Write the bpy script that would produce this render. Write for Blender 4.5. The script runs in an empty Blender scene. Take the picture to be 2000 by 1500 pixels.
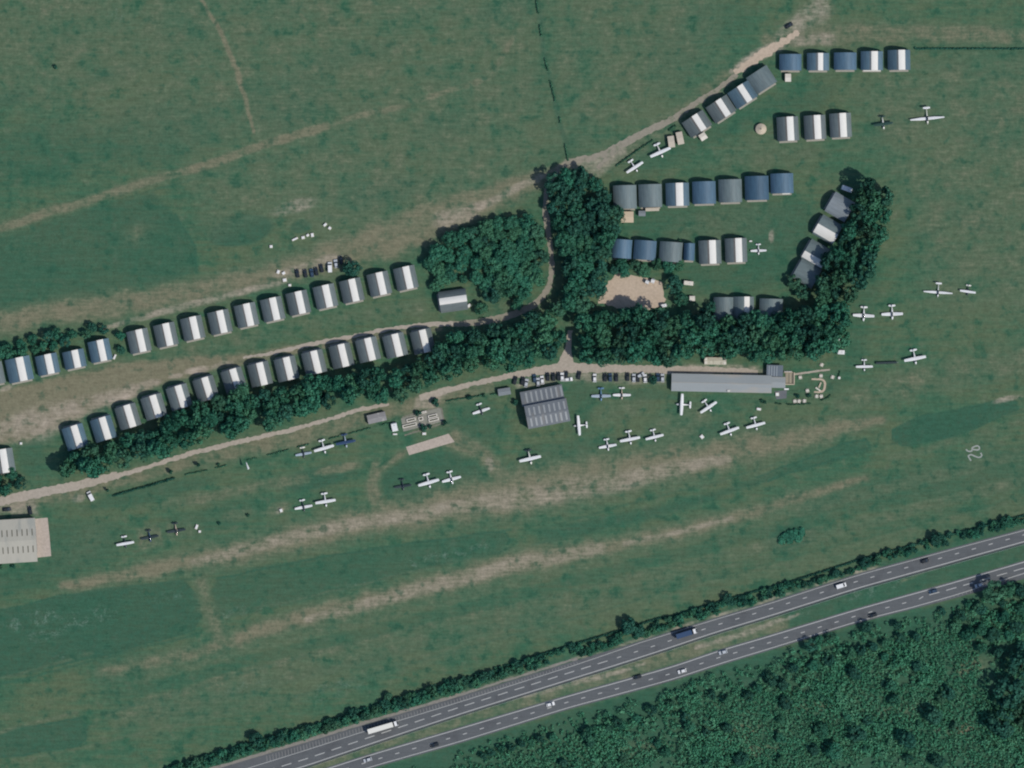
import bpy, math, random
import numpy as np
from mathutils import Vector, Matrix

R = math.radians
rnd = random.Random(7)
rng = np.random.default_rng(11)
S = 0.26                                   # metres per photograph pixel (2000 px wide)
def W(px, py):                              # photograph pixel -> ground point
    return ((px - 1000.0) * S, (750.0 - py) * S)

sc = bpy.context.scene
COL = sc.collection

# ------------------------------------------------------------------ camera, sky, sun, exposure
CAM_H = 5000.0
cam = bpy.data.cameras.new('camera')
cam_o = bpy.data.objects.new('camera', cam)
COL.objects.link(cam_o)
cam_o.location = (0, 0, CAM_H)
cam_o.rotation_euler = (0, 0, 0)
cam.sensor_fit = 'HORIZONTAL'
cam.sensor_width = 36.0
cam.lens = 36.0 * CAM_H / (2000 * S)
cam.clip_start = 10.0
cam.clip_end = 30000.0
sc.camera = cam_o

SUN_EL, SUN_AZ = 50.0, 121.0
world = bpy.data.worlds.new('World')
sc.world = world
world.use_nodes = True
wn = world.node_tree
bg = wn.nodes['Background']
sky = wn.nodes.new('ShaderNodeTexSky')
sky.sky_type = 'NISHITA'
sky.sun_disc = False
sky.ozone_density = 4.0
sky.sun_elevation = R(SUN_EL)
sky.sun_rotation = R(SUN_AZ)
wn.links.new(sky.outputs[0], bg.inputs[0])
bg.inputs[1].default_value = 0.115
sun = bpy.data.lights.new('sun', 'SUN')
sun.energy = 3.25
sun.angle = R(0.5)
sun.color = (1.0, 0.955, 0.89)
sun_o = bpy.data.objects.new('sun', sun)
COL.objects.link(sun_o)
sun_o.rotation_euler = (R(90 - SUN_EL), 0, R(180 - SUN_AZ))
sun_o.location = (0, 0, 300)

sc.view_settings.view_transform = 'Standard'
sc.view_settings.look = 'None'
sc.view_settings.exposure = 0.0
sc.view_settings.gamma = 1.0
sc.cycles.filter_width = 2.1            # a soft lens, like the photograph's
sc.view_settings.use_curve_mapping = False

# ------------------------------------------------------------------ helpers
def srgb(r, g, b):
    f = lambda c: (c / 255 / 12.92) if c / 255 <= 0.04045 else ((c / 255 + 0.055) / 1.055) ** 2.4
    return (f(r), f(g), f(b))

class NT:
    def __init__(s, m):
        s.t = m.node_tree; s.N = s.t.nodes; s.L = s.t.links
    def set(s, sock, v):
        if isinstance(v, bpy.types.NodeSocket): s.L.new(v, sock)
        elif isinstance(v, (tuple, list)) and len(v) == 3 and sock.type == 'RGBA': sock.default_value = (*v, 1)
        else: sock.default_value = v
    def math(s, op, a, b=0.0, c=None, clamp=False):
        n = s.N.new('ShaderNodeMath'); n.operation = op; n.use_clamp = clamp
        s.set(n.inputs[0], a); s.set(n.inputs[1], b)
        if c is not None: s.set(n.inputs[2], c)
        return n.outputs[0]
    def mix(s, f, a, b, typ='MIX'):
        n = s.N.new('ShaderNodeMix'); n.data_type = 'RGBA'; n.blend_type = typ
        s.set(n.inputs[0], f); s.set(n.inputs[6], a); s.set(n.inputs[7], b)
        return n.outputs[2]
    def noise(s, vec, scale, detail=3.0, rough=0.55):
        n = s.N.new('ShaderNodeTexNoise'); n.inputs['Scale'].default_value = scale
        n.inputs['Detail'].default_value = detail; n.inputs['Roughness'].default_value = rough
        if vec is not None: s.L.new(vec, n.inputs['Vector'])
        return n.outputs[0]
    def mapv(s, vec, scale=(1, 1, 1), rot=(0, 0, 0)):
        n = s.N.new('ShaderNodeMapping'); s.L.new(vec, n.inputs[0])
        n.inputs['Rotation'].default_value = rot; n.inputs['Scale'].default_value = scale
        return n.outputs[0]
    def ss(s, x, a, b):
        n = s.N.new('ShaderNodeMapRange'); n.interpolation_type = 'SMOOTHSTEP'
        s.set(n.inputs[0], x); n.inputs[1].default_value = a; n.inputs[2].default_value = b
        return n.outputs[0]
    def lin(s, x, a, b, c, d):
        n = s.N.new('ShaderNodeMapRange'); s.set(n.inputs[0], x)
        for i, v in enumerate((a, b, c, d)): n.inputs[i + 1].default_value = v
        return n.outputs[0]
    def bright(s, col, f):
        n = s.N.new('ShaderNodeVectorMath'); n.operation = 'SCALE'
        s.set(n.inputs[0], col); s.set(n.inputs[3], f)
        return n.outputs[0]

def new_mat(name, rough=0.7, metal=0.0, spec=0.3):
    m = bpy.data.materials.new(name); m.use_nodes = True
    b = m.node_tree.nodes['Principled BSDF']
    b.inputs['Roughness'].default_value = rough
    b.inputs['Metallic'].default_value = metal
    b.inputs['Specular IOR Level'].default_value = spec
    return m, NT(m), b

MATS = {}
def mat(name, col, rough=0.7, metal=0.0, var=0.12, scale=0.6, col2=None, f2=(0.5, 0.7), space='Object', spec=0.3, stretch=(1, 1, 1)):
    """plain painted / weathered surface: two-scale mottling, optional second colour in patches"""
    if name in MATS: return MATS[name]
    m, t, b = new_mat(name, rough, metal, spec)
    tc = t.N.new('ShaderNodeTexCoord')
    v = t.mapv(tc.outputs[space], stretch)
    n = t.noise(v, scale, 4)
    n2 = t.noise(v, scale * 6, 2)
    c = col
    if col2: c = t.mix(t.ss(t.noise(v, scale * 0.7, 3), *f2), col, col2)
    f = t.math('ADD', t.math('MULTIPLY', n, var * 2), t.math('MULTIPLY', n2, var))
    c = t.bright(c, t.math('ADD', f, 1 - 1.5 * var))
    t.set(b.inputs['Base Color'], c)
    MATS[name] = m
    return m

def mk(name, verts, faces, m=None, parent=None, smooth=False):
    me = bpy.data.meshes.new(name)
    me.from_pydata([tuple(v) for v in verts], [], [tuple(f) for f in faces])
    me.update()
    if smooth: me.shade_smooth()
    return link(name, me, m, parent)

def link(name, me, m=None, parent=None):
    o = bpy.data.objects.new(name, me); COL.objects.link(o)
    if m is not None and not me.materials: me.materials.append(m)
    if parent is not None: o.parent = parent
    return o

def tag(o, label=None, cat=None, group=None, kind=None):
    if label: o['label'] = label
    if cat: o['category'] = cat
    if group: o['group'] = group
    if kind: o['kind'] = kind
    return o

def thing(name, label, cat, px, py, rot=0.0, group=None, z=0.0, scale=1.0):
    o = bpy.data.objects.new(name, None); COL.objects.link(o)
    o.empty_display_size = 0.5
    x, y = W(px, py)
    o.location = (x, y, z); o.rotation_euler = (0, 0, R(rot)); o.scale = (scale,) * 3
    return tag(o, label, cat, group)

def struct(o): o['kind'] = 'structure'; return o

def copy_tree(o, parent=None):
    c = o.copy(); COL.objects.link(c); c.parent = parent
    for ch in o.children: copy_tree(ch, c)
    return c

class MB:
    """collects shapes, builds ONE mesh object"""
    def __init__(s): s.v = []; s.f = []
    def add(s, vs, fs):
        k = len(s.v); s.v += [tuple(v) for v in vs]; s.f += [tuple(i + k for i in f) for f in fs]; return s
    def box(s, c, d, rot=0.0, taper=1.0):
        x, y, z = d[0] / 2, d[1] / 2, d[2] / 2
        ca, sa = math.cos(R(rot)), math.sin(R(rot))
        vs = []
        for sz in (-1, 1):
            k = taper if sz > 0 else 1.0
            for sx, sy in ((-1, -1), (1, -1), (1, 1), (-1, 1)):
                a, b = sx * x * k, sy * y * k
                vs.append((c[0] + a * ca - b * sa, c[1] + a * sa + b * ca, c[2] + sz * z))
        return s.add(vs, [(3, 2, 1, 0), (4, 5, 6, 7), (0, 1, 5, 4), (1, 2, 6, 5), (2, 3, 7, 6), (3, 0, 4, 7)])
    def loft(s, rings, cap=True):
        n = len(rings[0]); vs = [p for r in rings for p in r]; fs = []
        for i in range(len(rings) - 1):
            for j in range(n):
                a, b = i * n + j, i * n + (j + 1) % n
                fs.append((a, b, b + n, a + n))
        if cap:
            fs.append(tuple(range(n - 1, -1, -1))); m = (len(rings) - 1) * n
            fs.append(tuple(m + j for j in range(n)))
        return s.add(vs, fs)
    def cyl(s, p, q, r0, r1=None, n=8):
        r1 = r0 if r1 is None else r1
        p, q = Vector(p), Vector(q); d = (q - p).normalized()
        u = d.orthogonal().normalized(); w = d.cross(u)
        ring = lambda c, r: [tuple(c + u * (r * math.cos(2 * math.pi * k / n)) + w * (r * math.sin(2 * math.pi * k / n))) for k in range(n)]
        return s.loft([ring(p, r0), ring(q, r1)])
    def build(s, name, m, parent=None, smooth=False):
        return mk(name, s.v, s.f, m, parent, smooth)

def inpoly(px, py, P):
    inside = np.zeros(px.shape, bool)
    n = len(P)
    for i in range(n):
        x0, y0 = P[i]; x1, y1 = P[(i + 1) % n]
        if y0 == y1: continue
        c = ((y0 > py) != (y1 > py)) & (px < (x1 - x0) * (py - y0) / (y1 - y0) + x0)
        inside ^= c
    return inside

def segdist(px, py, P, closed=False, widths=None):
    best = np.full(px.shape, 1e9); bw = np.ones(px.shape)
    n = len(P)
    for i in range(n if closed else n - 1):
        x0, y0 = P[i]; x1, y1 = P[(i + 1) % n]
        dx, dy = x1 - x0, y1 - y0
        L = dx * dx + dy * dy + 1e-9
        t = np.clip(((px - x0) * dx + (py - y0) * dy) / L, 0, 1)
        d = np.hypot(px - x0 - t * dx, py - y0 - t * dy)
        if widths is not None:
            w = widths[i] + t * (widths[(i + 1) % n] - widths[i])
            k = d / w < best / bw
            bw = np.where(k, w, bw)
        else: k = d < best
        best = np.where(k, d, best)
    return (best, bw) if widths is not None else best

def fbm2(x, y, seed, scale, oct=4):
    r = np.random.default_rng(seed); out = np.zeros(x.shape); a = 1.0; tot = 0
    for o in range(oct):
        tab = r.random((256, 256)); fx = x / scale * 2 ** o; fy = y / scale * 2 ** o
        ix = np.floor(fx).astype(int); iy = np.floor(fy).astype(int); u = fx - ix; v = fy - iy
        u = u * u * (3 - 2 * u); v = v * v * (3 - 2 * v)
        g = lambda i, j: tab[i % 256, j % 256]
        out += a * ((g(ix, iy) * (1 - u) + g(ix + 1, iy) * u) * (1 - v) + (g(ix, iy + 1) * (1 - u) + g(ix + 1, iy + 1) * u) * v)
        tot += a; a *= 0.5
    return out / tot

# ------------------------------------------------------------------ road edges (pixels): used by ground, roads, scrub, hedge
NR = [(240, 1560, 1610), (300, 1541, 1591), (468, 1490, 1537), (600, 1451, 1497), (720, 1414, 1456), (900, 1361, 1396), (1110, 1296, 1330),
      (1200, 1269, 1302), (1290, 1241, 1273), (1400, 1207, 1236), (1500, 1178, 1206), (1677, 1121, 1150), (1850, 1074, 1102), (2000, 1034, 1060), (2160, 990, 1016)]
SR = [(440, 1563, 1592), (500, 1545, 1574), (645, 1498, 1526), (720, 1474, 1501), (900, 1421, 1450), (1110, 1358, 1384), (1200, 1333, 1360), (1320, 1299, 1327),
      (1400, 1271, 1300), (1500, 1242, 1270), (1677, 1188, 1215), (1850, 1140, 1171), (2000, 1096, 1129), (2160, 1050, 1084)]
def interp(tab, x, k): return float(np.interp(x, [a[0] for a in tab], [a[k] for a in tab]))

# ------------------------------------------------------------------ ground: one sheet with wear masks (dry grass, lush grass, bare chalk, flower flecks)
GX = np.concatenate([[-9000, -5000, -2500, -1200, -700, -450, -340], np.arange(-290, 290.1, 0.8), [340, 450, 700, 1200, 2500, 5000, 9000]])
GY = np.concatenate([[-9000, -5000, -2500, -1200, -700, -400, -270], np.arange(-220, 220.1, 0.8), [270, 400, 700, 1200, 2500, 5000, 9000]])
gx, gy = np.meshgrid(GX, GY)
PX = gx / S + 1000; PY = 750 - gy / S
warp = 4.5
PXw = PX + (fbm2(PX + 5000, PY + 5000, 3, 60, 3) - .5) * 2 * warp
PYw = PY + (fbm2(PX + 5000, PY + 5000, 4, 60, 3) - .5) * 2 * warp
dry = np.zeros(gx.shape); lush = np.zeros(gx.shape); bare = np.zeros(gx.shape); fleck = np.zeros(gx.shape)

def window(P, pad):
    xs = [p[0] for p in P]; ys = [p[1] for p in P]
    i = np.where((GX / S + 1000 > min(xs) - pad) & (GX / S + 1000 < max(xs) + pad))[0]
    j = np.where((750 - GY / S > min(ys) - pad) & (750 - GY / S < max(ys) + pad))[0]
    if not len(i) or not len(j): return None
    return slice(j[0], j[-1] + 1), slice(i[0], i[-1] + 1)
def sm(x): x = np.clip(x, 0, 1); return x * x * (3 - 2 * x)
def blend(ch, w, a): ch[w] = np.maximum(ch[w], a)
def stroke(ch, P, width, amp, soft=0.6):
    ws = width if isinstance(width, (list, tuple)) else [width] * len(P)
    ws = [w / 2 for w in ws]
    w = window(P, max(ws) * 2 + 20)
    if w is None: return
    d, bw = segdist(PXw[w], PYw[w], P, False, ws)
    blend(ch, w, amp * sm((1 + soft - d / bw) / (2 * soft)))
def poly(ch, P, amp, soft=10):
    w = window(P, soft * 2 + 20)
    if w is None: return
    d = segdist(PXw[w], PYw[w], P, True)
    d = np.where(inpoly(PXw[w], PYw[w], P), d, -d)
    blend(ch, w, amp * sm(0.5 + d / (2 * soft)))
def ell(ch, cx, cy, rx, ry, amp, rot=-13, soft=0.35):
    P = [(cx - rx - ry, cy - rx - ry), (cx + rx + ry, cy + rx + ry)]
    w = window(P, 20)
    if w is None: return
    a = R(rot); dx = PXw[w] - cx; dy = PYw[w] - cy
    u = (dx * math.cos(a) + dy * math.sin(a)) / rx; v = (-dx * math.sin(a) + dy * math.cos(a)) / ry
    blend(ch, w, amp * sm((1 + soft - np.hypot(u, v)) / (2 * soft)))

# broad dry fields
poly(dry, [(-200, -200), (1060, -200), (1100, 320), (700, 330), (500, 300), (350, 280), (-200, 150)], .30, 90)
poly(dry, [(350, 345), (650, 260), (1000, 250), (1080, 300), (900, 400), (640, 470), (520, 420), (420, 460)], .33, 40)
poly(dry, [(1100, -100), (1400, -100), (1400, 120), (1260, 240), (1130, 300), (1070, 100)], .30, 50)
poly(dry, [(1640, 120), (2200, 100), (2200, 640), (1830, 600), (1730, 330)], .34, 60)
ell(dry, 1500, 300, 120, 40, .25); ell(dry, 1420, 440, 110, 40, .22)
# tracks worn into the grass
stroke(dry, [(-60, 462), (130, 405), (320, 346), (440, 310), (560, 268), (640, 245)], 20, .68)
stroke(dry, [(640, 245), (800, 200), (960, 150), (1010, 60)], 16, .5)
stroke(dry, [(-60, 640), (120, 612), (300, 585), (420, 560), (560, 528), (640, 508)], [44, 50, 48, 46, 50, 56], .74, .8)
stroke(dry, [(640, 505), (760, 465), (880, 418), (980, 380), (1060, 345), (1110, 325)], [66, 84, 78, 56, 38, 22], .72)
stroke(bare, [(860, 428), (900, 414), (960, 392), (1040, 352), (1110, 322)], [26, 22, 14, 12, 14], .42)
ell(bare, 890, 425, 42, 13, .45); ell(bare, 575, 405, 42, 13, .33); ell(bare, 640, 505, 30, 8, .3); ell(bare, 585, 528, 50, 10, .38)
stroke(bare, [(200, 640), (350, 600), (480, 570), (560, 549)], [8, 13, 13, 10], .38)
stroke(dry, [(370, -40), (405, 25), (435, 70), (462, 130), (478, 190), (495, 260)], [7, 9, 12, 13, 11, 7], .75)
stroke(dry, [(580, 20), (625, 70)], 7, .45); stroke(dry, [(780, 20), (790, 90), (805, 170)], 7, .3)
stroke(dry, [(60, 110), (120, 170), (185, 230)], 7, .3); stroke(dry, [(930, 60), (960, 170), (975, 240)], 10, .33)
stroke(dry, [(1500, 78), (1600, 70), (1750, 66), (1900, 70), (2100, 72)], [30, 48, 44, 38, 30], .55)
stroke(bare, [(1520, 72), (1560, 45), (1600, 18)], [14, 34, 44], .36); stroke(bare, [(1530, 80), (1620, 78)], [16, 24], .35)
stroke(bare, [(1430, 140), (1470, 112), (1530, 84)], [10, 20, 18], .75)
stroke(dry, [(1200, 310), (1330, 225), (1440, 140)], 46, .4)
# inner lanes
stroke(bare, [(1110, 320), (1165, 326), (1210, 296)], [18, 34, 22], .45)
poly(dry, [(-60, 770), (60, 748), (240, 706), (420, 690), (520, 690), (340, 745), (210, 790), (130, 830), (60, 862), (-60, 880)], 1.0, 14); stroke(dry, [(200, 770), (420, 712), (640, 670), (860, 640)], [40, 26, 18, 14], .7)
stroke(bare, [(-20, 850), (80, 828), (150, 800), (260, 762)], [30, 60, 40, 24], .42)
ell(bare, 70, 845, 14, 8, .6); ell(bare, 12, 757, 14, 5, .5)
ell(bare, 232, 775, 25, 8, .75); ell(bare, 385, 722, 22, 7, .75); ell(bare, 290, 750, 26, 8, .45); ell(bare, 345, 736, 14, 5, .55); ell(bare, 430, 712, 22, 5, .5)
stroke(dry, [(300, 700), (480, 660), (660, 620), (820, 600)], 30, .3)
stroke(dry, [(-60, 1000), (160, 958), (370, 900), (560, 858), (720, 812), (860, 775), (960, 755)], [28, 30, 34, 40, 40, 34, 26], .62)
poly(bare, [(808, 800), (815, 778), (850, 762), (890, 760), (860, 775), (850, 792)], .6, 6)
stroke(bare, [(150, 972), (162, 972)], 12, .6)
poly(dry, [(785, 812), (860, 795), (880, 830), (800, 850)], .55, 5)
poly(bare, [(1300, 712), (1360, 712), (1480, 715), (1500, 728), (1310, 730)], .5, 5)
poly(bare, [(1000, 742), (1110, 724), (1180, 728), (1300, 726), (1300, 748), (1170, 748), (1110, 742), (1010, 758)], .34, 4)
poly(bare, [(0, 985), (70, 975), (75, 1005), (0, 1010)], .35, 5)
ell(bare, 1508, 462, 5, 12, .4, 0)
# aircraft park
stroke(dry, [(890, 850), (940, 880), (985, 930)], [30, 26, 34], .55); ell(bare, 955, 905, 8, 14, .35)
ell(dry, 660, 915, 50, 10, .55); stroke(dry, [(320, 985), (450, 960), (600, 935)], 22, .45)
stroke(dry, [(735, 905), (730, 950), (738, 1000)], [20, 26, 40], .6); stroke(dry, [(738, 920), (790, 884), (880, 868), (940, 890), (974, 950), (940, 1000)], [16, 12, 14, 20, 22, 30], .55, .8); stroke(dry, [(738, 985), (840, 1014), (930, 1000)], 16, .45, .8)
poly(dry, [(265, 1030), (310, 1020), (322, 1065), (270, 1075)], .5, 4); poly(dry, [(325, 1020), (372, 1012), (380, 1045), (330, 1055)], .3, 4)
ell(bare, 545, 998, 8, 6, .5, 0); ell(dry, 540, 995, 30, 12, .45); ell(dry, 465, 1005, 30, 12, .4)
ell(dry, 1330, 830, 60, 30, .35); ell(dry, 1215, 800, 60, 20, .3); ell(dry, 1290, 860, 30, 40, .3, 0)
# runway wear
stroke(dry, [(120, 1145), (300, 1112), (440, 1082), (600, 1045), (760, 1008), (900, 982), (1050, 955), (1200, 925), (1350, 900), (1480, 872), (1600, 845), (1720, 820)],
       [20, 36, 46, 52, 56, 76, 88, 78, 64, 54, 44, 18], .78, .9)
stroke(bare, [(380, 1098), (480, 1070), (620, 1036), (900, 988), (1060, 965), (1200, 942), (1300, 920), (1420, 895)], [14, 22, 22, 28, 42, 36, 26, 16], .27)
stroke(dry, [(200, 1315), (330, 1288), (450, 1255)], [26, 30, 30], .55, .9)
stroke(dry, [(470, 1245), (600, 1205), (720, 1175), (820, 1150), (900, 1128), (1000, 1102), (1100, 1082), (1185, 1068)], [32, 40, 40, 40, 44, 48, 42, 30], .80, .9)
stroke(bare, [(600, 1210), (720, 1178), (900, 1130), (1000, 1102), (1170, 1072)], [12, 20, 24, 26, 20], .28)
stroke(dry, [(1195, 1066), (1300, 1045), (1420, 1015), (1520, 985), (1690, 935)], [34, 34, 34, 26, 14], .68, .9)
stroke(bare, [(1220, 1062), (1300, 1045), (1430, 1012)], 10, .24)
stroke(dry, [(392, 1120), (402, 1180), (430, 1245)], [26, 30, 44], .5, .8)
stroke(dry, [(240, 1400), (420, 1325), (640, 1270), (700, 1255), (940, 1195)], [20, 9, 9, 12, 5], .36)
poly(dry, [(210, 1390), (420, 1335), (760, 1250), (1100, 1170), (1400, 1090), (1380, 1130), (1000, 1230), (700, 1300), (400, 1390), (220, 1430)], .28, 14)
stroke(dry, [(-40, 1440), (150, 1392)], 8, .4); stroke(dry, [(-40, 1500), (170, 1462), (320, 1420), (560, 1360), (760, 1302), (1000, 1230)], 5, .3)
stroke(dry, [(-40, 1335), (180, 1275)], 6, .25); stroke(dry, [(900, 1240), (1200, 1165), (1500, 1085), (1800, 1000), (2100, 915)], 5, .22)
stroke(dry, [(1640, 790), (1760, 750), (1880, 725), (2100, 690)], [30, 60, 60, 50], .40); ell(bare, 1968, 781, 26, 5, .5)
stroke(dry, [(1740, 895), (1880, 855), (2060, 810)], 14, .3); stroke(dry, [(1780, 930), (2060, 870)], 10, .18)
stroke(dry, [(1000, 1010), (1300, 960), (1500, 920)], 8, .2)
# lush, unmown blocks
poly(lush, [(-60, 480), (180, 405), (300, 375), (340, 420), (378, 480), (382, 530), (300, 562), (120, 602), (-60, 622)], .62, 6)
ell(lush, 470, 450, 66, 30, .85, -13, .12); ell(lush, 588, 445, 22, 13, .85, -8, .15); ell(lush, 640, 428, 14, 8, .6)
ell(lush, 750, 375, 82, 28, .6); ell(lush, 870, 250, 60, 30, .4); ell(lush, 288, 730, 14, 9, .9, -5, .2)
ell(lush, 300, 260, 150, 60, .42); ell(lush, 80, 300, 120, 60, .42); ell(lush, 560, 200, 100, 60, .45); ell(lush, 20, 190, 40, 15, .6); ell(lush, 690, 110, 110, 24, .45); ell(lush, 230, 140, 60, 14, .5)
ell(lush, 980, 20, 60, 20, .5); ell(lush, 1310, 110, 60, 70, .4, 20); ell(lush, 1400, 40, 80, 40, .3)
poly(lush, [(-60, 1205), (180, 1152), (360, 1135), (385, 1160), (393, 1200), (375, 1232), (250, 1268), (-60, 1335)], .85, 5)
poly(lush, [(425, 1128), (600, 1092), (800, 1062), (985, 1038), (998, 1058), (980, 1075), (800, 1122), (620, 1168), (445, 1208), (418, 1190), (415, 1150)], .62, 6)
poly(lush, [(-60, 1440), (155, 1405), (168, 1420), (168, 1446), (150, 1460), (-60, 1485)], .75, 5)
poly(lush, [(745, 925), (800, 892), (880, 880), (930, 900), (962, 950), (920, 985), (840, 1002), (752, 972)], .7, 8)
poly(lush, [(1742, 840), (1800, 812), (1950, 785), (1985, 786), (1990, 800), (1860, 852), (1760, 868), (1742, 858)], .95, 5)
poly(lush, [(1020, 872), (1200, 848), (1220, 870), (1200, 888), (1000, 925)], .45, 8)
poly(lush, [(1045, 1035), (1300, 985), (1480, 930), (1640, 870), (1690, 860), (1700, 875), (1500, 938), (1300, 1008), (1070, 1062)], .62, 7)
poly(lush, [(1560, 965), (1760, 920), (2080, 850), (2080, 950), (1760, 985), (1560, 1010)], .42, 16)
ell(lush, 620, 935, 70, 22, .85); ell(lush, 290, 965, 130, 16, .55); ell(lush, 130, 1070, 110, 50, .5); ell(lush, 420, 1010, 120, 26, .35)
ell(lush, 40, 1130, 90, 24, .5); ell(lush, 240, 1310, 60, 60, .3); ell(lush, 60, 890, 40, 26, .5, 90)
poly(lush, [(1190, 400), (1560, 390), (1600, 420), (1540, 540), (1480, 570), (1360, 570), (1340, 540), (1240, 460)], .55, 18)
poly(lush, [(1230, 290), (1500, 190), (1640, 160), (1600, 215), (1480, 240), (1250, 350)], .5, 18)
poly(lush, [(1690, 470), (1720, 560), (1680, 700), (1640, 770), (1300, 800), (1620, 740), (1660, 620)], .42, 18)
ell(lush, 1900, 430, 60, 18, .5, 20); ell(lush, 1810, 455, 40, 12, .45); ell(lush, 1740, 250, 60, 20, .35); ell(lush, 1950, 230, 50, 16, .35)
ell(lush, 1330, 920, 1, 1, .1); ell(lush, 1390, 850, 60, 22, .5); ell(lush, 1130, 790, 30, 60, .5, 0); ell(lush, 1250, 770, 80, 12, .5, 0); ell(lush, 930, 830, 60, 40, .5)
ell(lush, 1545, 1050, 46, 26, .9); ell(lush, 1490, 840, 70, 14, .55); ell(lush, 1480, 890, 10, 50, .35, 0)
stroke(lush, [(1045, -20), (1062, 90), (1082, 180), (1108, 310)], 10, .8); stroke(lush, [(1785, 97), (2100, 96)], 7, .7)
# thin mowing lines and tyre lines along the strips
for a, b, w_, v_ in (((415, 1208), (1000, 1072), 5, .75), ((200, 1395), (700, 1252), 5, .7), ((700, 1250), (1420, 1082), 4, .5), ((-40, 1345), (390, 1238), 5, .7), ((-40, 1205), (390, 1128), 5, .6), ((430, 1118), (1000, 1035), 5, .6),
                     ((560, 1366), (1250, 1170), 4, .55), ((1040, 1064), (1700, 880), 5, .7), ((1050, 1034), (1690, 858), 4, .5), ((1740, 868), (2060, 790), 5, .6), ((1260, 1165), (2060, 950), 5, .4), ((1560, 1012), (2060, 905), 4, .5), ((1400, 1100), (2060, 930), 4, .4),
                     ((-40, 468), (640, 275), 5, .5), ((-40, 650), (560, 540), 5, .5), ((170, 1420), (330, 1372), 4, .4)): stroke(lush, [a, b], w_, v_)
for a, b, w_, v_ in (((205, 1400), (700, 1258), 4, .4), ((470, 1235), (1000, 1118), 4, .3), ((1260, 1172), (2060, 957), 4, .28), ((960, 1232), (1420, 1108), 4, .3), ((430, 1205), (980, 1078), 4, .28)): stroke(dry, [a, b], w_, v_)
for c0, c1, ch_, v_ in ((1126, 1150, dry, .26), (1152, 1176, lush, .34), (1180, 1204, dry, .30), (1206, 1228, lush, .22), (1230, 1262, dry, .16)):
    yl = lambda c, x: c - .252 * (x - 1000)
    poly(ch_, [(260, yl(c0, 260)), (2080, yl(c0, 2080)), (2080, yl(c1, 2080)), (260, yl(c1, 260))], v_, 3)
r2 = np.random.default_rng(5)
for _ in range(60):
    ell(lush if r2.random() < .55 else dry, r2.uniform(0, 2000), r2.uniform(0, 480) if r2.random() < .7 else r2.uniform(480, 1350), r2.uniform(20, 90), r2.uniform(8, 30), r2.uniform(.14, .34), r2.uniform(-35, 5), .9)
for P_ in ([(-60, 1205), (180, 1152), (360, 1135), (385, 1160), (393, 1200), (375, 1232), (250, 1268), (-60, 1335)], [(1742, 840), (1800, 812), (1950, 785), (1985, 786), (1990, 800), (1860, 852), (1760, 868), (1742, 858), (1742, 840)],
           [(-60, 1440), (155, 1405), (168, 1420), (168, 1446), (150, 1460), (-60, 1485)], [(425, 1128), (600, 1092), (800, 1062), (985, 1038), (998, 1058)], [(1480, 930), (1640, 870), (1690, 860), (1700, 875), (1500, 938)],
           [(340, 420), (378, 480), (382, 530)]): stroke(lush, P_, 5, .95)
for a in ((1430, 1440, 60, 22, .5), (1480, 1470, 40, 14, .45), (1896, 1300, 40, 16, .5), (1880, 1425, 26, 9, .9), (1970, 1430, 22, 9, .9), (1250, 1460, 50, 14, .35), (1760, 1390, 60, 14, .3), (1600, 1380, 50, 12, .3)): ell(dry, *a)
ell(bare, 1832, 1428, 9, 5, .6); ell(bare, 1966, 1432, 12, 5, .5)
# verge, central reservation, scrub floor
vN = [(a, b - 14) for a, b, c in NR]; vS = [(a, c + 4) for a, b, c in SR]
poly(lush, vN[1:] + [(a, b + 6) for a, b, c in reversed(NR[1:])], .7, 5)
poly(lush, vS + [(2300, 1400), (2300, 1700), (300, 1700)], .85, 6)
med = lambda x0, x1: [(x, interp(NR, x, 2)) for x in range(x0, x1 + 1, 40)] + [(x, interp(SR, x, 1)) for x in range(x1, x0 - 1, -40)]
poly(dry, med(460, 1540), .5, 4); poly(lush, med(1540, 2140), .7, 4); poly(lush, med(1180, 1340), .5, 6)
stroke(bare, [(1000, 1368), (1160, 1325), (1260, 1298)], [5, 10, 5], .35); stroke(bare, [(1360, 1265), (1460, 1235), (1560, 1200)], [8, 12, 4], .45)
stroke(dry, [(1760, 1135), (1900, 1085)], 6, .4); ell(fleck, 1700, 1155, 60, 9, .8, -17); ell(fleck, 1560, 1200, 30, 6, .6, -17)
for x in range(520, 1720, 90): ell(bare, x, interp(NR, x, 1) - 5, 34, 3.2, .5, -17, .6)
# flower flecks
for a in ((60, 1212, 60, 16, .9), (170, 1205, 60, 16, .8), (90, 1240, 40, 10, .7), (120, 1280, 20, 6, .6), (330, 1165, 30, 12, .4), (860, 1088, 90, 10, .7), (480, 1190, 60, 10, .4),
          (690, 1145, 30, 6, .5), (640, 1350, 60, 16, .5), (225, 30, 14, 12, .9), (480, 1340, 50, 12, .4)): ell(fleck, *a)

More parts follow.
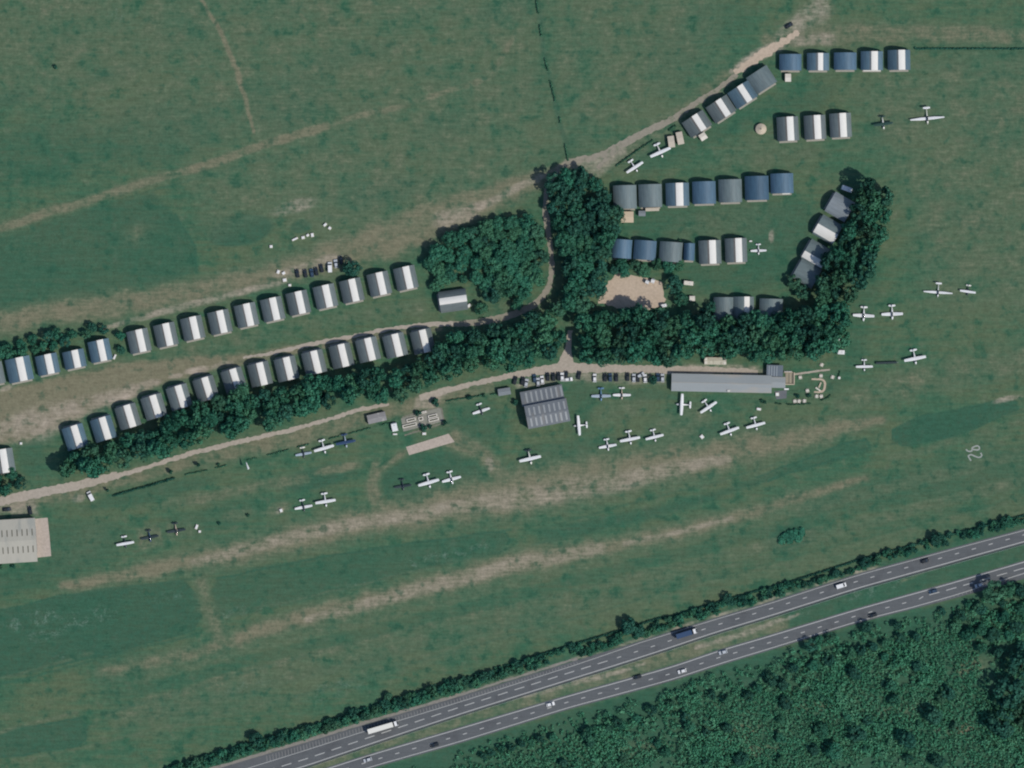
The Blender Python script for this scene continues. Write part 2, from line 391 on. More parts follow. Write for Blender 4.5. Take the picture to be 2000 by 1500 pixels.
# the mown lines run along the runway: one wear texture direction for the whole field
nX, nY = len(GX), len(GY)
verts = np.stack([gx.ravel(), gy.ravel(), np.zeros(gx.size)], 1)
ii, jj = np.meshgrid(np.arange(nX - 1), np.arange(nY - 1))
q = (jj * nX + ii).ravel()
faces = np.stack([q, q + 1, q + nX + 1, q + nX], 1)
def fast_mesh(name, verts, faces):
    me = bpy.data.meshes.new(name)
    nv, nf, k = len(verts), len(faces), faces.shape[1]
    me.vertices.add(nv); me.vertices.foreach_set('co', np.asarray(verts, np.float32).ravel())
    me.loops.add(nf * k); me.loops.foreach_set('vertex_index', np.asarray(faces, np.int32).ravel())
    me.polygons.add(nf); me.polygons.foreach_set('loop_start', np.arange(0, nf * k, k, dtype=np.int32))
    me.update(calc_edges=True)
    return me
gm = fast_mesh('ground', verts, faces)
at = gm.color_attributes.new('wear', 'FLOAT_COLOR', 'POINT')
at.data.foreach_set('color', np.stack([dry.ravel(), lush.ravel(), bare.ravel(), fleck.ravel()], 1).astype(np.float32).ravel())

GREEN = srgb(62, 98, 74); OLIVE = srgb(86, 101, 75); TAN = srgb(117, 114, 92); LUSH = srgb(52, 89, 70); BARE = srgb(162, 150, 134); FLECK = srgb(122, 140, 126)
def grass_mat():
    m, t, b = new_mat('meadow_grass', 0.95, 0, 0.1)
    geo = t.N.new('ShaderNodeNewGeometry'); pos = geo.outputs['Position']
    av = t.N.new('ShaderNodeAttribute'); av.attribute_name = 'wear'
    sp = t.N.new('ShaderNodeSeparateColor'); t.L.new(av.outputs['Color'], sp.inputs[0])
    d, l, br, fl = sp.outputs[0], sp.outputs[1], sp.outputs[2], av.outputs['Alpha']
    big = t.noise(pos, 1 / 45, 4, .6); mid = t.noise(pos, 1 / 11, 4, .6); fine = t.noise(pos, 1 / 2.6, 3, .65); tiny = t.noise(pos, 1.1, 2, .6)
    st = t.mapv(pos, (1 / 40, 1 / 2.2, 1), (0, 0, R(-13))); streak = t.noise(st, 1.0, 3, .6)
    st2 = t.mapv(pos, (1 / 9, 1 / 1.2, 1), (0, 0, R(-14))); streak2 = t.noise(st2, 1.0, 3, .6)
    ol = t.math('ADD', t.math('MULTIPLY', big, .6), t.math('ADD', t.math('MULTIPLY', mid, .35), t.math('MULTIPLY', streak, .35)))
    c = t.mix(t.ss(ol, .50, .80), GREEN, OLIVE)
    c = t.mix(t.math('MULTIPLY', t.ss(mid, .46, .3), .75), c, srgb(48, 90, 67))
    c = t.mix(t.math('MULTIPLY', t.ss(t.noise(pos, 1 / 5.5, 3, .5), .56, .72), .35), c, srgb(94, 107, 84))
    lf = t.math('MULTIPLY', l, t.lin(t.math('ADD', mid, fine), .72, 1.28, .6, 1.15), clamp=True)
    c = t.mix(lf, c, LUSH)
    rag = t.math('ADD', t.math('MULTIPLY', t.math('SUBTRACT', mid, .5), 1.15), t.math('ADD', t.math('MULTIPLY', t.math('SUBTRACT', fine, .5), .5), t.math('MULTIPLY', t.math('SUBTRACT', streak2, .5), .45)))
    dd = t.math('MULTIPLY', t.math('ADD', d, t.math('MULTIPLY', rag, t.ss(d, 0.02, .3))), 1.0, clamp=True)
    c = t.mix(t.math('MULTIPLY', dd, 1.7, clamp=True), c, srgb(88, 103, 80))
    c = t.mix(t.ss(dd, .34, .95), c, TAN)
    bb = t.math('MULTIPLY', t.math('ADD', br, t.math('MULTIPLY', t.math('MULTIPLY', rag, 1.3), t.ss(br, 0.02, .3))), 1.0, clamp=True)
    c = t.mix(bb, c, BARE)
    ff = t.math('MULTIPLY', t.math('MULTIPLY', t.math('MULTIPLY', fl, .6), t.ss(t.noise(pos, 1 / 5, 4, .75), .48, .66)), t.ss(tiny, .3, .6))
    c = t.mix(ff, c, FLECK)
    blot = t.noise(pos, 1 / 5.5, 3, .5)
    c = t.mix(t.math('MULTIPLY', t.ss(blot, .58, .74), .14), c, srgb(92, 106, 86)); c = t.mix(t.math('MULTIPLY', t.ss(blot, .44, .3), .5), c, srgb(44, 82, 64))
    f = t.math('ADD', t.lin(fine, .3, .7, -.14, .14), t.math('ADD', t.lin(tiny, .3, .7, -.11, .11), t.lin(streak2, .3, .7, -.10, .10)))
    c = t.bright(c, t.math('ADD', f, 1.0))
    t.set(b.inputs['Base Color'], c)
    return m
ground = link('ground', gm, grass_mat())
struct(ground)

# ------------------------------------------------------------------ roads, tracks, pads
def ribbon(name, L, Rr, z, m, step=None):
    n = len(L); vs = [(*W(*p), z) for p in L] + [(*W(*p), z) for p in Rr]
    fs = [(i, n + i, n + i + 1, i + 1) for i in range(n - 1)]
    return mk(name, vs, fs, m)
def resample(P, step):
    P = np.array(P, float); d = np.r_[0, np.cumsum(np.hypot(*np.diff(P[:, :2], axis=0).T))]
    t = np.linspace(0, d[-1], max(2, int(d[-1] / step)))
    return np.stack([np.interp(t, d, P[:, k]) for k in range(P.shape[1])], 1)
def track(name, P, z, m, jit=1.6, step=5):
    """P: (x, y, width) in px -> ribbon with ragged edges"""
    Q = resample(P, step)
    for _ in range(6): Q[1:-1] = (Q[:-2] + 2 * Q[1:-1] + Q[2:]) / 4
    T = np.gradient(Q[:, :2], axis=0); T /= np.hypot(T[:, 0], T[:, 1])[:, None]
    N = np.stack([-T[:, 1], T[:, 0]], 1)
    jl = (rng.random(len(Q)) - .5) * 2 * jit; jr = (rng.random(len(Q)) - .5) * 2 * jit
    Lf = Q[:, :2] - N * (Q[:, 2:3] / 2 + jl[:, None]); Rt = Q[:, :2] + N * (Q[:, 2:3] / 2 + jr[:, None])
    return struct(ribbon(name, Lf.tolist(), Rt.tolist(), z, m))

def gravel_mat(name, c1, c2, c3, lo=.5, hi=.72):
    m, t, b = new_mat(name, .95, 0, .1)
    geo = t.N.new('ShaderNodeNewGeometry'); pos = geo.outputs['Position']
    a = t.noise(pos, 1 / 7, 4, .6); f = t.noise(pos, 1 / 1.3, 3, .65); g = t.noise(pos, 1 / 4, 4, .7)
    c = t.mix(a, c1, c2); c = t.mix(t.math('MULTIPLY', t.ss(g, lo, hi), .8), c, c3)
    c = t.bright(c, t.lin(f, .25, .75, .84, 1.14))
    t.set(b.inputs['Base Color'], c); return m
GRAVEL = gravel_mat('pale_gravel', srgb(172, 161, 146), srgb(154, 145, 131), srgb(128, 124, 108), .56, .76)
GRAVEL2 = gravel_mat('dusty_track', srgb(146, 139, 124), srgb(132, 127, 112), srgb(104, 112, 90), .5, .7)
SAND = gravel_mat('sandy_soil', srgb(186, 168, 147), srgb(174, 158, 138), srgb(154, 144, 126), .55, .8)
track('gravel_track', [(-50, 990, 18), (60, 966, 18), (160, 946, 17), (230, 928, 15)], .02, GRAVEL)
track('gravel_track', [(225, 930, 10), (290, 912, 8), (370, 886, 9), (470, 862, 9), (560, 842, 8), (640, 820, 7), (705, 799, 9), (760, 790, 6)], .034, GRAVEL)
track('gravel_track', [(820, 778, 13), (860, 766, 13), (930, 748, 9), (1000, 733, 12), (1050, 724, 16), (1108, 718, 20), (1200, 720, 15), (1300, 722, 15), (1400, 723, 12), (1480, 727, 10)], .02, GRAVEL)
track('gravel_track', [(1113, 645, 10), (1111, 675, 12), (1106, 700, 22), (1105, 716, 40)], .036, GRAVEL)
track('dirt_track', [(1110, 318, 10), (1078, 345, 10), (1066, 375, 10), (1065, 410, 12), (1068, 440, 13), (1075, 480, 10), (1078, 520, 10), (1074, 560, 10), (1050, 592, 13), (1010, 612, 14), (965, 624, 14),
      (920, 631, 12), (880, 633, 11)], .020, GRAVEL2)
track('dirt_track', [(885, 632, 10), (830, 634, 8), (790, 638, 7), (740, 646, 8), (690, 657, 7), (640, 666, 8), (590, 676, 7), (540, 688, 7), (475, 699, 5)], .032, GRAVEL)
track('dirt_track', [(1100, 322, 9), (1130, 312, 14), (1165, 308, 12), (1210, 285, 14), (1260, 258, 14), (1310, 235, 12), (1350, 207, 10), (1400, 176, 10), (1440, 145, 9)], .036, GRAVEL2)
track('dirt_track', [(1168, 330, 9), (1180, 312, 8), (1212, 286, 9)], .050, GRAVEL2, 1)
track('dirt_track', [(1435, 143, 10), (1470, 118, 18), (1500, 100, 18), (1530, 82, 14), (1560, 62, 10)], .050, SAND, 3)
# clearing
P = [(1206, 532), (1232, 536), (1290, 548), (1300, 585), (1290, 600), (1262, 606), (1206, 602), (1168, 592), (1174, 574), (1188, 552)]
Pj = resample([(*p, 0) for p in P + [P[0]]], 6)[:-1, :2] + (rng.random((len(resample([(*p, 0) for p in P + [P[0]]], 6)) - 1, 2)) - .5) * 4
struct(mk('sandy_clearing', [(*W(*p), .02) for p in Pj], [tuple(range(len(Pj)))[::-1]], SAND))

def asphalt():
    m, t, b = new_mat('asphalt', .9, 0, .2)
    geo = t.N.new('ShaderNodeNewGeometry'); pos = geo.outputs['Position']
    v = t.mapv(pos, (1 / 30, 1 / .9, 1), (0, 0, R(-16)))
    s = t.noise(v, 1, 4, .6); g = t.noise(pos, 1 / 12, 3); f = t.noise(pos, 1.2, 2)
    c = t.mix(s, srgb(78, 82, 84), srgb(102, 104, 104)); c = t.mix(t.math('MULTIPLY', t.ss(g, .5, .7), .4), c, srgb(72, 73, 75))
    t.set(b.inputs['Base Color'], t.bright(c, t.lin(f, .3, .7, .93, 1.07))); return m
ASPH = asphalt()
PAINT = mat('road_paint', srgb(172, 172, 167), .7, var=.14, scale=.3)
def dens(tab, k, off=0.0):
    xs = np.arange(tab[0][0], tab[-1][0] + 1, 12)
    ys = np.array([interp(tab, x, k) for x in xs], float)
    for _ in range(8): ys[1:-1] = (ys[:-2] + 2 * ys[1:-1] + ys[2:]) / 4
    return np.stack([xs, ys + off], 1)
for nm, tab in (('carriageway', NR), ('carriageway', SR)):
    struct(ribbon(nm, dens(tab, 1, -1.5).tolist(), dens(tab, 2, 1.5).tolist(), .03, ASPH))
def line(P, wpx, z=.05, name='edge_line', m=None):
    Q = np.array(P); T = np.gradient(Q, axis=0); T /= np.hypot(T[:, 0], T[:, 1])[:, None]; N = np.stack([-T[:, 1], T[:, 0]], 1)
    return struct(ribbon(name, (Q - N * wpx / 2).tolist(), (Q + N * wpx / 2).tolist(), z, m or PAINT))
NTOP = dens(NR, 1, 2.0); sh = np.interp(NTOP[:, 0], [240, 500, 760, 1120, 1250], [20, 13, 9, 5, 0])
line(np.stack([NTOP[:, 0], NTOP[:, 1] + sh], 1), 1.0)
line(dens(NR, 2, -2.2), 1.5); line(dens(SR, 1, 1.8), 1.5)
SBOT = dens(SR, 2, -2.2); sh2 = np.interp(SBOT[:, 0], [1780, 1860, 2000, 2160], [0, 2, 7, 8])
line(np.stack([SBOT[:, 0], SBOT[:, 1] - sh2], 1), 1.3)
# lane dashes and hatching: one painted set per carriageway
def dashes(tab, f, spans, name):
    mb = MB()
    for x0, x1, per, ln in spans:
        x = x0
        while x < x1:
            y = lambda xx: f(xx)
            a, b = (x, y(x)), (x + ln, y(x + ln)); dx, dy = b[0] - a[0], b[1] - a[1]; L = math.hypot(dx, dy); nx, ny = -dy / L * .75, dx / L * .75
            vs = [(*W(a[0] - nx, a[1] - ny), .05), (*W(b[0] - nx, b[1] - ny), .05), (*W(b[0] + nx, b[1] + ny), .05), (*W(a[0] + nx, a[1] + ny), .05)]
            mb.add(vs, [(3, 2, 1, 0)]); x += per
    return struct(mb.build(name, PAINT))
dashes(NR, lambda x: interp(NR, x, 2) - 15.5, [(420, 1190, 32.5, 19), (1205, 2150, 33, 8)], 'lane_markings')
dashes(SR, lambda x: .5 * (interp(SR, x, 1) + interp(SR, x, 2)) + (0 if x < 1800 else -3), [(640, 1810, 33, 8), (1815, 2150, 33, 20)], 'lane_markings')
mb = MB()
def hatch(x, ya, yb):
    vs = [(*W(x, ya), .05), (*W(x + 1.3, ya), .05), (*W(x + 2.6, yb), .05), (*W(x + 1.3, yb), .05)]
    mb.add(vs, [(0, 1, 2, 3)])
for x in range(520, 1130, 6): hatch(x, interp(NR, x, 1) + 1.5, interp(NR, x, 1) + float(np.interp(x, [240, 500, 760, 1120, 1250], [20, 13, 9, 5, 0])))
for x in range(1830, 1960, 8): hatch(x, interp(SR, x, 2) - 2.2 - float(np.interp(x, [1780, 1860, 2000], [0, 2, 7])), interp(SR, x, 2) - 1)
struct(mb.build('hatched_markings', mat('worn_paint', srgb(122, 122, 119), .8, var=.2, scale=.3)))
# grey hard strip along the north kerb
m_strip = gravel_mat('grit_strip', srgb(126, 124, 118), srgb(138, 132, 122), srgb(108, 110, 98))
A = dens(NR, 1, -1.4); B2 = dens(NR, 1, -6.5); A = A[A[:, 0] < 1120]; B2 = B2[:len(A)]
track('road_verge', [(x, y - 4.6, 6 if x < 900 else 4) for x, y in dens(NR, 1)[::2] if x < 1130], .02, m_strip, 1.0, 8)

# crash barrier along the central reservation
def barrier(label, tab, k, off, x0, x1):
    o = thing('crash_barrier', label, 'barrier', x0, interp(tab, x0, k) + off, 0)
    ox, oy = o.location.x, o.location.y
    r = MB()
    xs = list(range(x0, x1 + 1, 30))
    pts = [W(x, interp(tab, x, k) + off) for x in xs]
    for (a, b) in zip(pts[:-1], pts[1:]):
        L = math.hypot(b[0] - a[0], b[1] - a[1]); ang = math.degrees(math.atan2(b[1] - a[1], b[0] - a[0]))
        r.box(((a[0] + b[0]) / 2 - ox, (a[1] + b[1]) / 2 - oy, .62), (L, .10, .32), ang)
    r.build('rail', mat('galvanised', (.34, .35, .36), .45, .6), o)
    pm = MB().box((0, 0, .3), (.12, .12, .6)).v
    me = None
    for p in pts:
        if me is None:
            q = MB().box((0, 0, .3), (.14, .14, .6)).build('post', mat('galvanised', (.34, .35, .36)), o); me = q.data
        else: q = link('post', me, None, o)
        q.location = (p[0] - ox, p[1] - oy, 0)
barrier('long steel crash barrier edging the southern side of the upper carriageway', NR, 2, 3.5, 520, 2140)

# ------------------------------------------------------------------ foliage
def leaf_mat(name, c1, c2, c3):
    m, t, b = new_mat(name, .75, 0, .2)
    oi = t.N.new('ShaderNodeObjectInfo'); geo = t.N.new('ShaderNodeNewGeometry')
    n = t.noise(geo.outputs['Position'], 1 / 2.2, 3, .6); n2 = t.noise(geo.outputs['Position'], 1 / 14, 2)
    c = t.mix(oi.outputs['Random'], c1, c2)
    c = t.mix(t.ss(t.math('ADD', t.math('MULTIPLY', n, .6), t.math('MULTIPLY', n2, .4)), .45, .66), c, c3)
    rp = t.N.new('ShaderNodeNewGeometry').outputs['Random Per Island']
    c = t.mix(t.math('MULTIPLY', t.ss(t.math('FRACT', t.math('MULTIPLY', oi.outputs['Random'], 7.31)), .62, .9), .35), c, (.065, .145, .066))
    c = t.bright(c, t.lin(t.math('FRACT', t.math('MULTIPLY', oi.outputs['Random'], 3.7)), 0, 1, .74, 1.2))
    c = t.bright(c, t.lin(rp, 0, 1, .78, 1.24))
    t.set(b.inputs['Base Color'], c)
    return m
LEAF = leaf_mat('broadleaf_foliage', (.020, .118, .072), (.030, .134, .078), (.044, .158, .092))
LEAFD = leaf_mat('dark_foliage', (.015, .082, .058), (.022, .094, .062), (.032, .116, .074))
LEAFS = leaf_mat('scrub_foliage', (.034, .158, .086), (.044, .176, .094), (.078, .212, .116))
BARK = mat('bark', (.07, .055, .04), .95, var=.3, scale=2)

def clump_quads(C, r, n, size, flat=0.7, up=-0.35):
    """n leaf-spray quads on the outside of a clump of radius r"""
    d = rng.normal(size=(n * 2, 3)); d /= np.linalg.norm(d, axis=1)[:, None]
    d = d[d[:, 2] > up][:n]; n = len(d)
    pos = C + d * r * (0.75 + .35 * rng.random((n, 1))) * np.array([1, 1, flat])
    nr = d + rng.normal(size=(n, 3)) * .38; nr /= np.linalg.norm(nr, axis=1)[:, None]
    t = np.cross(nr, rng.normal(size=(n, 3))); t /= np.linalg.norm(t, axis=1)[:, None]
    b = np.cross(nr, t); s = size * (.6 + .8 * rng.random((n, 1)))
    v = np.stack([pos - t * s - b * s * .6, pos + t * s * .5 - b * s, pos + t * s + b * s * .7, pos - t * s * .6 + b * s], 1)
    return v.reshape(-1, 3)
def quads_mesh(name, V):
    n = len(V) // 4
    return fast_mesh(name, V, np.arange(n * 4).reshape(n, 4))

def crown_mesh(Rr, H0, H, nc, cr, nq, size, conic=0.0):
    out = []
    for i in range(nc):
        d = rng.normal(size=3); d /= np.linalg.norm(d)
        if d[2] < -.25: d[2] = -d[2]
        k = .55 + .45 * rng.random() ** .5
        zc = H0 + (H - H0) * (.42 + .50 * d[2] * k)
        shr = 1 - conic * (zc - H0) / (H - H0)
        C = np.array([d[0] * Rr * k * shr, d[1] * Rr * k * shr, zc])
        out.append(clump_quads(C, cr * (.7 + .6 * rng.random()) * max(.45, shr), nq, size))
    return quads_mesh('crown', np.concatenate(out))

def trunk_mesh(h, r, nl=4):
    mb = MB(); mb.cyl((0, 0, -.2), (.1 * r, 0, h * .55), r, r * .6)
    for k in range(nl):
        a = 2 * math.pi * k / nl + rnd.random(); L = h * .3
        mb.cyl((0, 0, h * (.35 + .05 * k)), (math.cos(a) * L, math.sin(a) * L, h * (.6 + .06 * k)), r * .45, r * .15, 5)
    return mb.build('trunk', BARK).data
PROTO = {}
def protos(kind, n, fn):
    PROTO[kind] = []
    for i in range(n): PROTO[kind].append(fn())
def pop(me_owner):       # drop the helper object, keep the mesh
    for o in list(COL.objects):
        if o.type == 'MESH' and o.data == me_owner and o.parent is None: bpy.data.objects.remove(o)
    return me_owner
def tree_proto(Rr, H0, H, nc, cr, nq, size, leaf, conic=0.0, tr=.25, nl=4):
    me = crown_mesh(Rr, H0, H, nc, cr, nq, size, conic); me.materials.append(leaf)
    tm = pop(trunk_mesh(H, tr, nl))
    return me, tm, 'crown', 'trunk'
protos('broad', 7, lambda: tree_proto(4.6, 2.2, 10.5, 30, 1.5, 46, .42, LEAF))
protos('dark', 4, lambda: tree_proto(4.4, 2.0, 10.0, 28, 1.45, 46, .42, LEAFD))
protos('bush', 5, lambda: tree_proto(2.2, .2, 3.6, 14, 1.0, 34, .34, LEAF, 0, .12, 3))
protos('bushd', 4, lambda: tree_proto(2.2, .2, 3.6, 14, 1.0, 34, .34, LEAFD, 0, .12, 3))
protos('conifer', 3, lambda: tree_proto(1.7, .3, 5.5, 18, .8, 34, .28, LEAFD, .8, .14, 2))

def plant(kind, name, label, cat, px, py, rad_px, group=None, hs=1.0, base={'broad': 5.4, 'dark': 5.2, 'bush': 2.9, 'bushd': 2.9, 'conifer': 2.1}):
    me, tm, cn, tn = rnd.choice(PROTO[kind])
    o = thing(name, label, cat, px, py, rnd.random() * 360, group)
    s = rad_px * S / base[kind]
    o.scale = (s, s, s * hs)
    link(cn, me, None, o); link(tn, tm, None, o)
    return o

def scatter(P, spacing, inset=0.0, tries=9000, seed=1):
    r = np.random.default_rng(seed)
    xs = [p[0] for p in P]; ys = [p[1] for p in P]
    c = np.stack([r.uniform(min(xs), max(xs), tries), r.uniform(min(ys), max(ys), tries)], 1)
    k = inpoly(c[:, 0], c[:, 1], P); c = c[k]
    if inset: c = c[segdist(c[:, 0], c[:, 1], P, True) > inset]
    out = np.zeros((0, 2))
    for p in c:
        if not len(out) or np.min(np.hypot(out[:, 0] - p[0], out[:, 1] - p[1])) > spacing: out = np.vstack([out, p])
    return out
def wood(P, spacing, r0, r1, name, label, group, seed, dark=.25, inset=12, hs=1.0):
    for x, y in scatter(P, spacing, inset, seed=seed):
        plant('dark' if rnd.random() < dark else 'broad', name, label, 'tree', x, y, rnd.uniform(r0, r1), group, hs * rnd.uniform(.85, 1.2))

wood([(116, 905), (150, 890), (215, 868), (270, 845), (330, 816), (380, 794), (430, 770), (460, 760), (510, 758), (560, 750), (620, 735), (680, 728), (740, 718), (790, 710), (840, 700), (852, 660), (900, 642), (960, 638),
      (1030, 612), (1080, 620), (1106, 650), (1095, 690), (1060, 706), (1000, 716), (930, 728), (870, 742), (815, 775), (790, 785), (730, 786), (690, 788), (660, 800), (590, 820), (520, 836), (430, 856), (350, 876), (270, 900), (200, 920), (150, 932), (122, 925)],
     23, 17, 23, 'broadleaf_tree', 'tall green broadleaf tree in the long belt south of the lower hangar row', 'trees in the long western belt', 21, .25, 8, 1.15)
wood([(1118, 652), (1125, 622), (1160, 604), (1290, 606), (1340, 616), (1400, 612), (1500, 612), (1545, 606), (1600, 585), (1662, 580), (1660, 640), (1640, 692), (1590, 708), (1490, 700), (1440, 697), (1380, 694), (1300, 706), (1200, 712), (1130, 704)],
     23, 17, 23, 'broadleaf_tree', 'tall green broadleaf tree in the thick belt north of the long clubhouse roof', 'trees in the belt behind the clubhouse', 22, .25, 8, 1.25)
wood([(1663, 366), (1700, 350), (1738, 378), (1747, 412), (1728, 472), (1704, 512), (1684, 560), (1666, 590), (1600, 600), (1590, 560), (1598, 545), (1610, 516), (1628, 480), (1645, 440), (1660, 410)],
     22, 16, 21, 'broadleaf_tree', 'dark green broadleaf tree in the slanting eastern belt shading four grey hangars', 'trees in the slanting eastern belt', 23, .6, 7, 1.45)
wood([(828, 502), (860, 465), (920, 440), (980, 424), (1040, 426), (1062, 450), (1067, 500), (1060, 545), (1030, 580), (990, 592), (945, 582), (922, 562), (914, 530), (896, 530), (860, 560), (836, 548)],
     20, 14, 19, 'broadleaf_tree', 'bright green broadleaf tree in the rounded grove west of the dirt lane', 'trees in the rounded grove', 24, .10, 7, .72)
wood([(1072, 352), (1098, 328), (1140, 325), (1172, 350), (1184, 382), (1204, 402), (1212, 440), (1198, 470), (1195, 510), (1184, 545), (1168, 575), (1140, 606), (1085, 612), (1062, 604), (1098, 570), (1104, 500), (1080, 450), (1072, 400)],
     22, 16, 22, 'broadleaf_tree', 'dark green broadleaf tree in the tall central belt east of the dirt lane', 'trees in the tall central belt', 25, .65, 8, 1.0)
wood([(1190, 512), (1215, 508), (1335, 512), (1338, 528), (1250, 536), (1192, 548)], 19, 10, 14, 'small_tree', 'small green tree in the short row between blue hangars and the sandy clearing', 'trees above the sandy clearing', 26, .3, 5, .8)
wood([(-30, 690), (60, 655), (130, 640), (205, 630), (216, 645), (160, 668), (90, 686), (-30, 712)], 17, 9, 13, 'small_tree', 'small green tree in the row behind the four blue hangars at far left', 'trees behind the blue western hangars', 27, .35, 5, .8)
wood([(-40, 925), (30, 918), (48, 935), (58, 955), (-40, 978)], 20, 11, 15, 'small_tree', 'green tree at the left edge below the half hidden hangar', 'trees at the left edge', 28, .4, 6, .9)
for x, y, r, k, lab in ((1318, 556, 17, 'dark', 'dark tree standing at the right rim of the sandy clearing'), (1330, 585, 14, 'broad', 'green tree just south east of the sandy clearing'),
                        (688, 523, 18, 'dark', 'lone round dark tree at the east end of the parked car row'), (236, 655, 10, 'broad', 'small green tree in the gap between blue and grey western hangars'),
                        (236, 684, 9, 'dark', 'dark small tree beside the last blue western hangar'), (1550, 548, 15, 'dark', 'dark tree at the lower end of the slanting hangar row'),
                        (1568, 572, 15, 'dark', 'dark tree in the corner where the two eastern belts meet'), (1390, 600, 11, 'dark', 'dark tree at the west end of the shaded bottom hangar row'),
                        (940, 603, 13, 'broad', 'green tree south of the grove beside the lone east facing hangar'), (1010, 594, 12, 'broad', 'small tree at the south tip of the rounded grove'),
                        (850, 560, 11, 'broad', 'small tree just north west of the lone east facing hangar'), (905, 545, 9, 'broad', 'small tree touching the north side of the lone hangar'),
                        (1275, 742, 9, 'dark', 'round dark tree at the east end of the southern car park'), (1218, 520, 12, 'broad', 'green tree at the west end of the row above the clearing')):
    plant(k, 'tree', lab, 'tree', x, y, r, None, .8)

# shrubs by name
for x, y, r, k, lab in ((334, 921, 6, 'conifer', 'dark conical conifer on the grass below the track, middle of three'), (387, 908, 6, 'conifer', 'dark conical conifer on the grass below the track, eastern one of three'),
                        (211, 957, 5, 'conifer', 'dark conical conifer beside the parked white van'), (427, 908, 4, 'bushd', 'tiny dark shrub on the hedge line east of the conifers'),
                        (817, 807, 7, 'bushd', 'dark shrub on the north edge of the walled garden'), (827, 835, 8, 'bushd', 'dark shrub in the middle of the walled garden'), (840, 833, 5, 'bushd', 'small dark shrub south of the right hand planters'),
                        (851, 787, 9, 'bushd', 'large dark bush on the track corner above the walled garden'), (868, 826, 6, 'bushd', 'dark shrub at the east corner of the walled garden'),
                        (917, 776, 6, 'bushd', 'dark bush on the fence line west of the small grey shed'), (945, 772, 4, 'bushd', 'small dark bush nearest the small grey shed'),
                        (1006, 785, 7, 'bushd', 'dark bush against the west wall of the big ribbed hangar'), (1557, 773, 5, 'bushd', 'dark shrub north of the three picnic tables'),
                        (1580, 773, 5, 'bushd', 'dark shrub between the garden tables'), (1542, 1049, 17, 'bush', 'green bramble mound alone in the mown field above the road'), (1560, 1044, 17, 'bush', 'green bramble mound, eastern of the pair in the mown field'),
                        (1530, 1056, 13, 'bush', 'low green bramble mound, western end of the field clump'), (1328, 470, 4, 'bushd', 'tiny dark shrub on the lawn behind the blue hangars'),
                        (1712, 486, 6, 'bushd', 'dark shrub on the open field side of the slanting tree belt'), (214, 700, 6, 'bush', 'low green shrub beside the last blue western hangar'),
                        (108, 131, 5, 'bushd', 'tiny dark shrub alone in the north west field'), (428, 1022, 4, 'bushd', 'small dark shrub among the western parked planes'), (484, 1006, 4, 'bushd', 'small dark shrub between the two groups of western planes'),
                        (1488, 783, 4, 'bushd', 'small dark shrub below the clubhouse east end'), (1494, 786, 4, 'bushd', 'small dark shrub nearest the clubhouse corner'), (26, 1106, 5, 'bushd', 'dark shrub against the south wall of the left edge hangar'), (1, 1107, 5, 'bushd', 'dark shrub at the left edge below the big pale hangar')):
    plant(k, 'conifer' if k == 'conifer' else 'shrub', lab, 'conifer' if k == 'conifer' else 'shrub', x, y, r * (1.0 if k != 'bush' else .9), None, 1.0 if k != 'bush' else .35)

# roadside hedge: individual bushes on the upper verge
HG = 'bushes on the upper road verge'
for x in np.arange(330, 2080, 10.5):
    top = interp(NR, x, 1)
    wide = x < 1560 or x > 1690
    for row in range(2 if wide else 1):
        if not wide and (math.sin(x * .031) + math.sin(x * .0173 + 1)) < -1.2: continue
        off = (rnd.uniform(11, 15) if row == 0 else rnd.uniform(20, 26)) if wide else rnd.uniform(9, 15)
        if x < 1130: off += 5
        if wide and x > 1000 and rnd.random() < .18: continue
        if x > 1720: off += 3
        r = rnd.uniform(6.0, 10.5) * (1 if x < 1400 else .9) * (1.12 if x < 950 else 1)
        k = 'bushd' if rnd.random() < (.35 if row == 0 else .6) else 'bush'
        plant(k, 'verge_bush', 'green bush in the ragged roadside hedge along the upper carriageway', 'bush', x + rnd.uniform(-3, 3), top - off, r, HG, rnd.uniform(.8, 1.25))
for x, y, r, lab in ((1228, 1222, 17, 'tallest dark tree in the roadside hedge behind the dark lorry'), (1248, 1232, 13, 'dark tree next to the tallest one in the roadside hedge'), (1420, 1166, 10, 'rounded dark tree in the hedge right of the dark lorry'),
                     (1690, 1098, 11, 'dark tree in the hedge above the white van'), (1828, 1052, 14, 'dark tree in the hedge above the dark car at right'), (500, 1441, 13, 'dark tree standing proud of the hedge at lower left'), (758, 1360, 9, 'dark tree in the hedge above the long white lorry'), (1632, 1120, 9, 'dark tree in the hedge left of the white van')):
    plant('dark', 'roadside_tree', lab, 'tree', x, y, r, None, .75)

def hedge(label, P, w, h, gap=0.0, den=3.2, leaf=LEAFD):
    Q = resample([(*p, 0) for p in P], 2.0)[:, :2]
    out = []; ox, oy = W(*P[0])
    for i, (x, y) in enumerate(Q):
        if gap and (math.sin(i * .21 + x * .01) + math.sin(i * .077)) * .5 + .5 < gap: continue
        wx, wy = W(x, y)
        out.append(clump_quads(np.array([wx - ox + rng.normal() * .1, wy - oy + rng.normal() * .1, h * .5]), w * .55, int(6 * den), .24, h / w if w else 1, -.1))
    me = quads_mesh('hedge', np.concatenate(out)); me.materials.append(leaf)
    o = link('hedge', me); o.location = (ox, oy, 0)
    return tag(o, label, 'hedge')
hedge('thin dark hedge line between the mown field and the roadside bushes', [(x, interp(NR, x, 1) - (34 if x < 1300 else 30 if x < 1500 else 27)) for x in range(985, 2100, 30)], 1.1, 1.0, 0, 3.0)
hedge('low dark hedge line below the gravel track at lower left', [(222, 968), (260, 957), (300, 946), (340, 934)], 1.1, .9)
hedge('faint broken hedge line above the western parked planes', [(345, 931), (430, 912), (520, 890), (600, 868), (690, 845), (760, 826)], .55, .6, .45, 2.2)
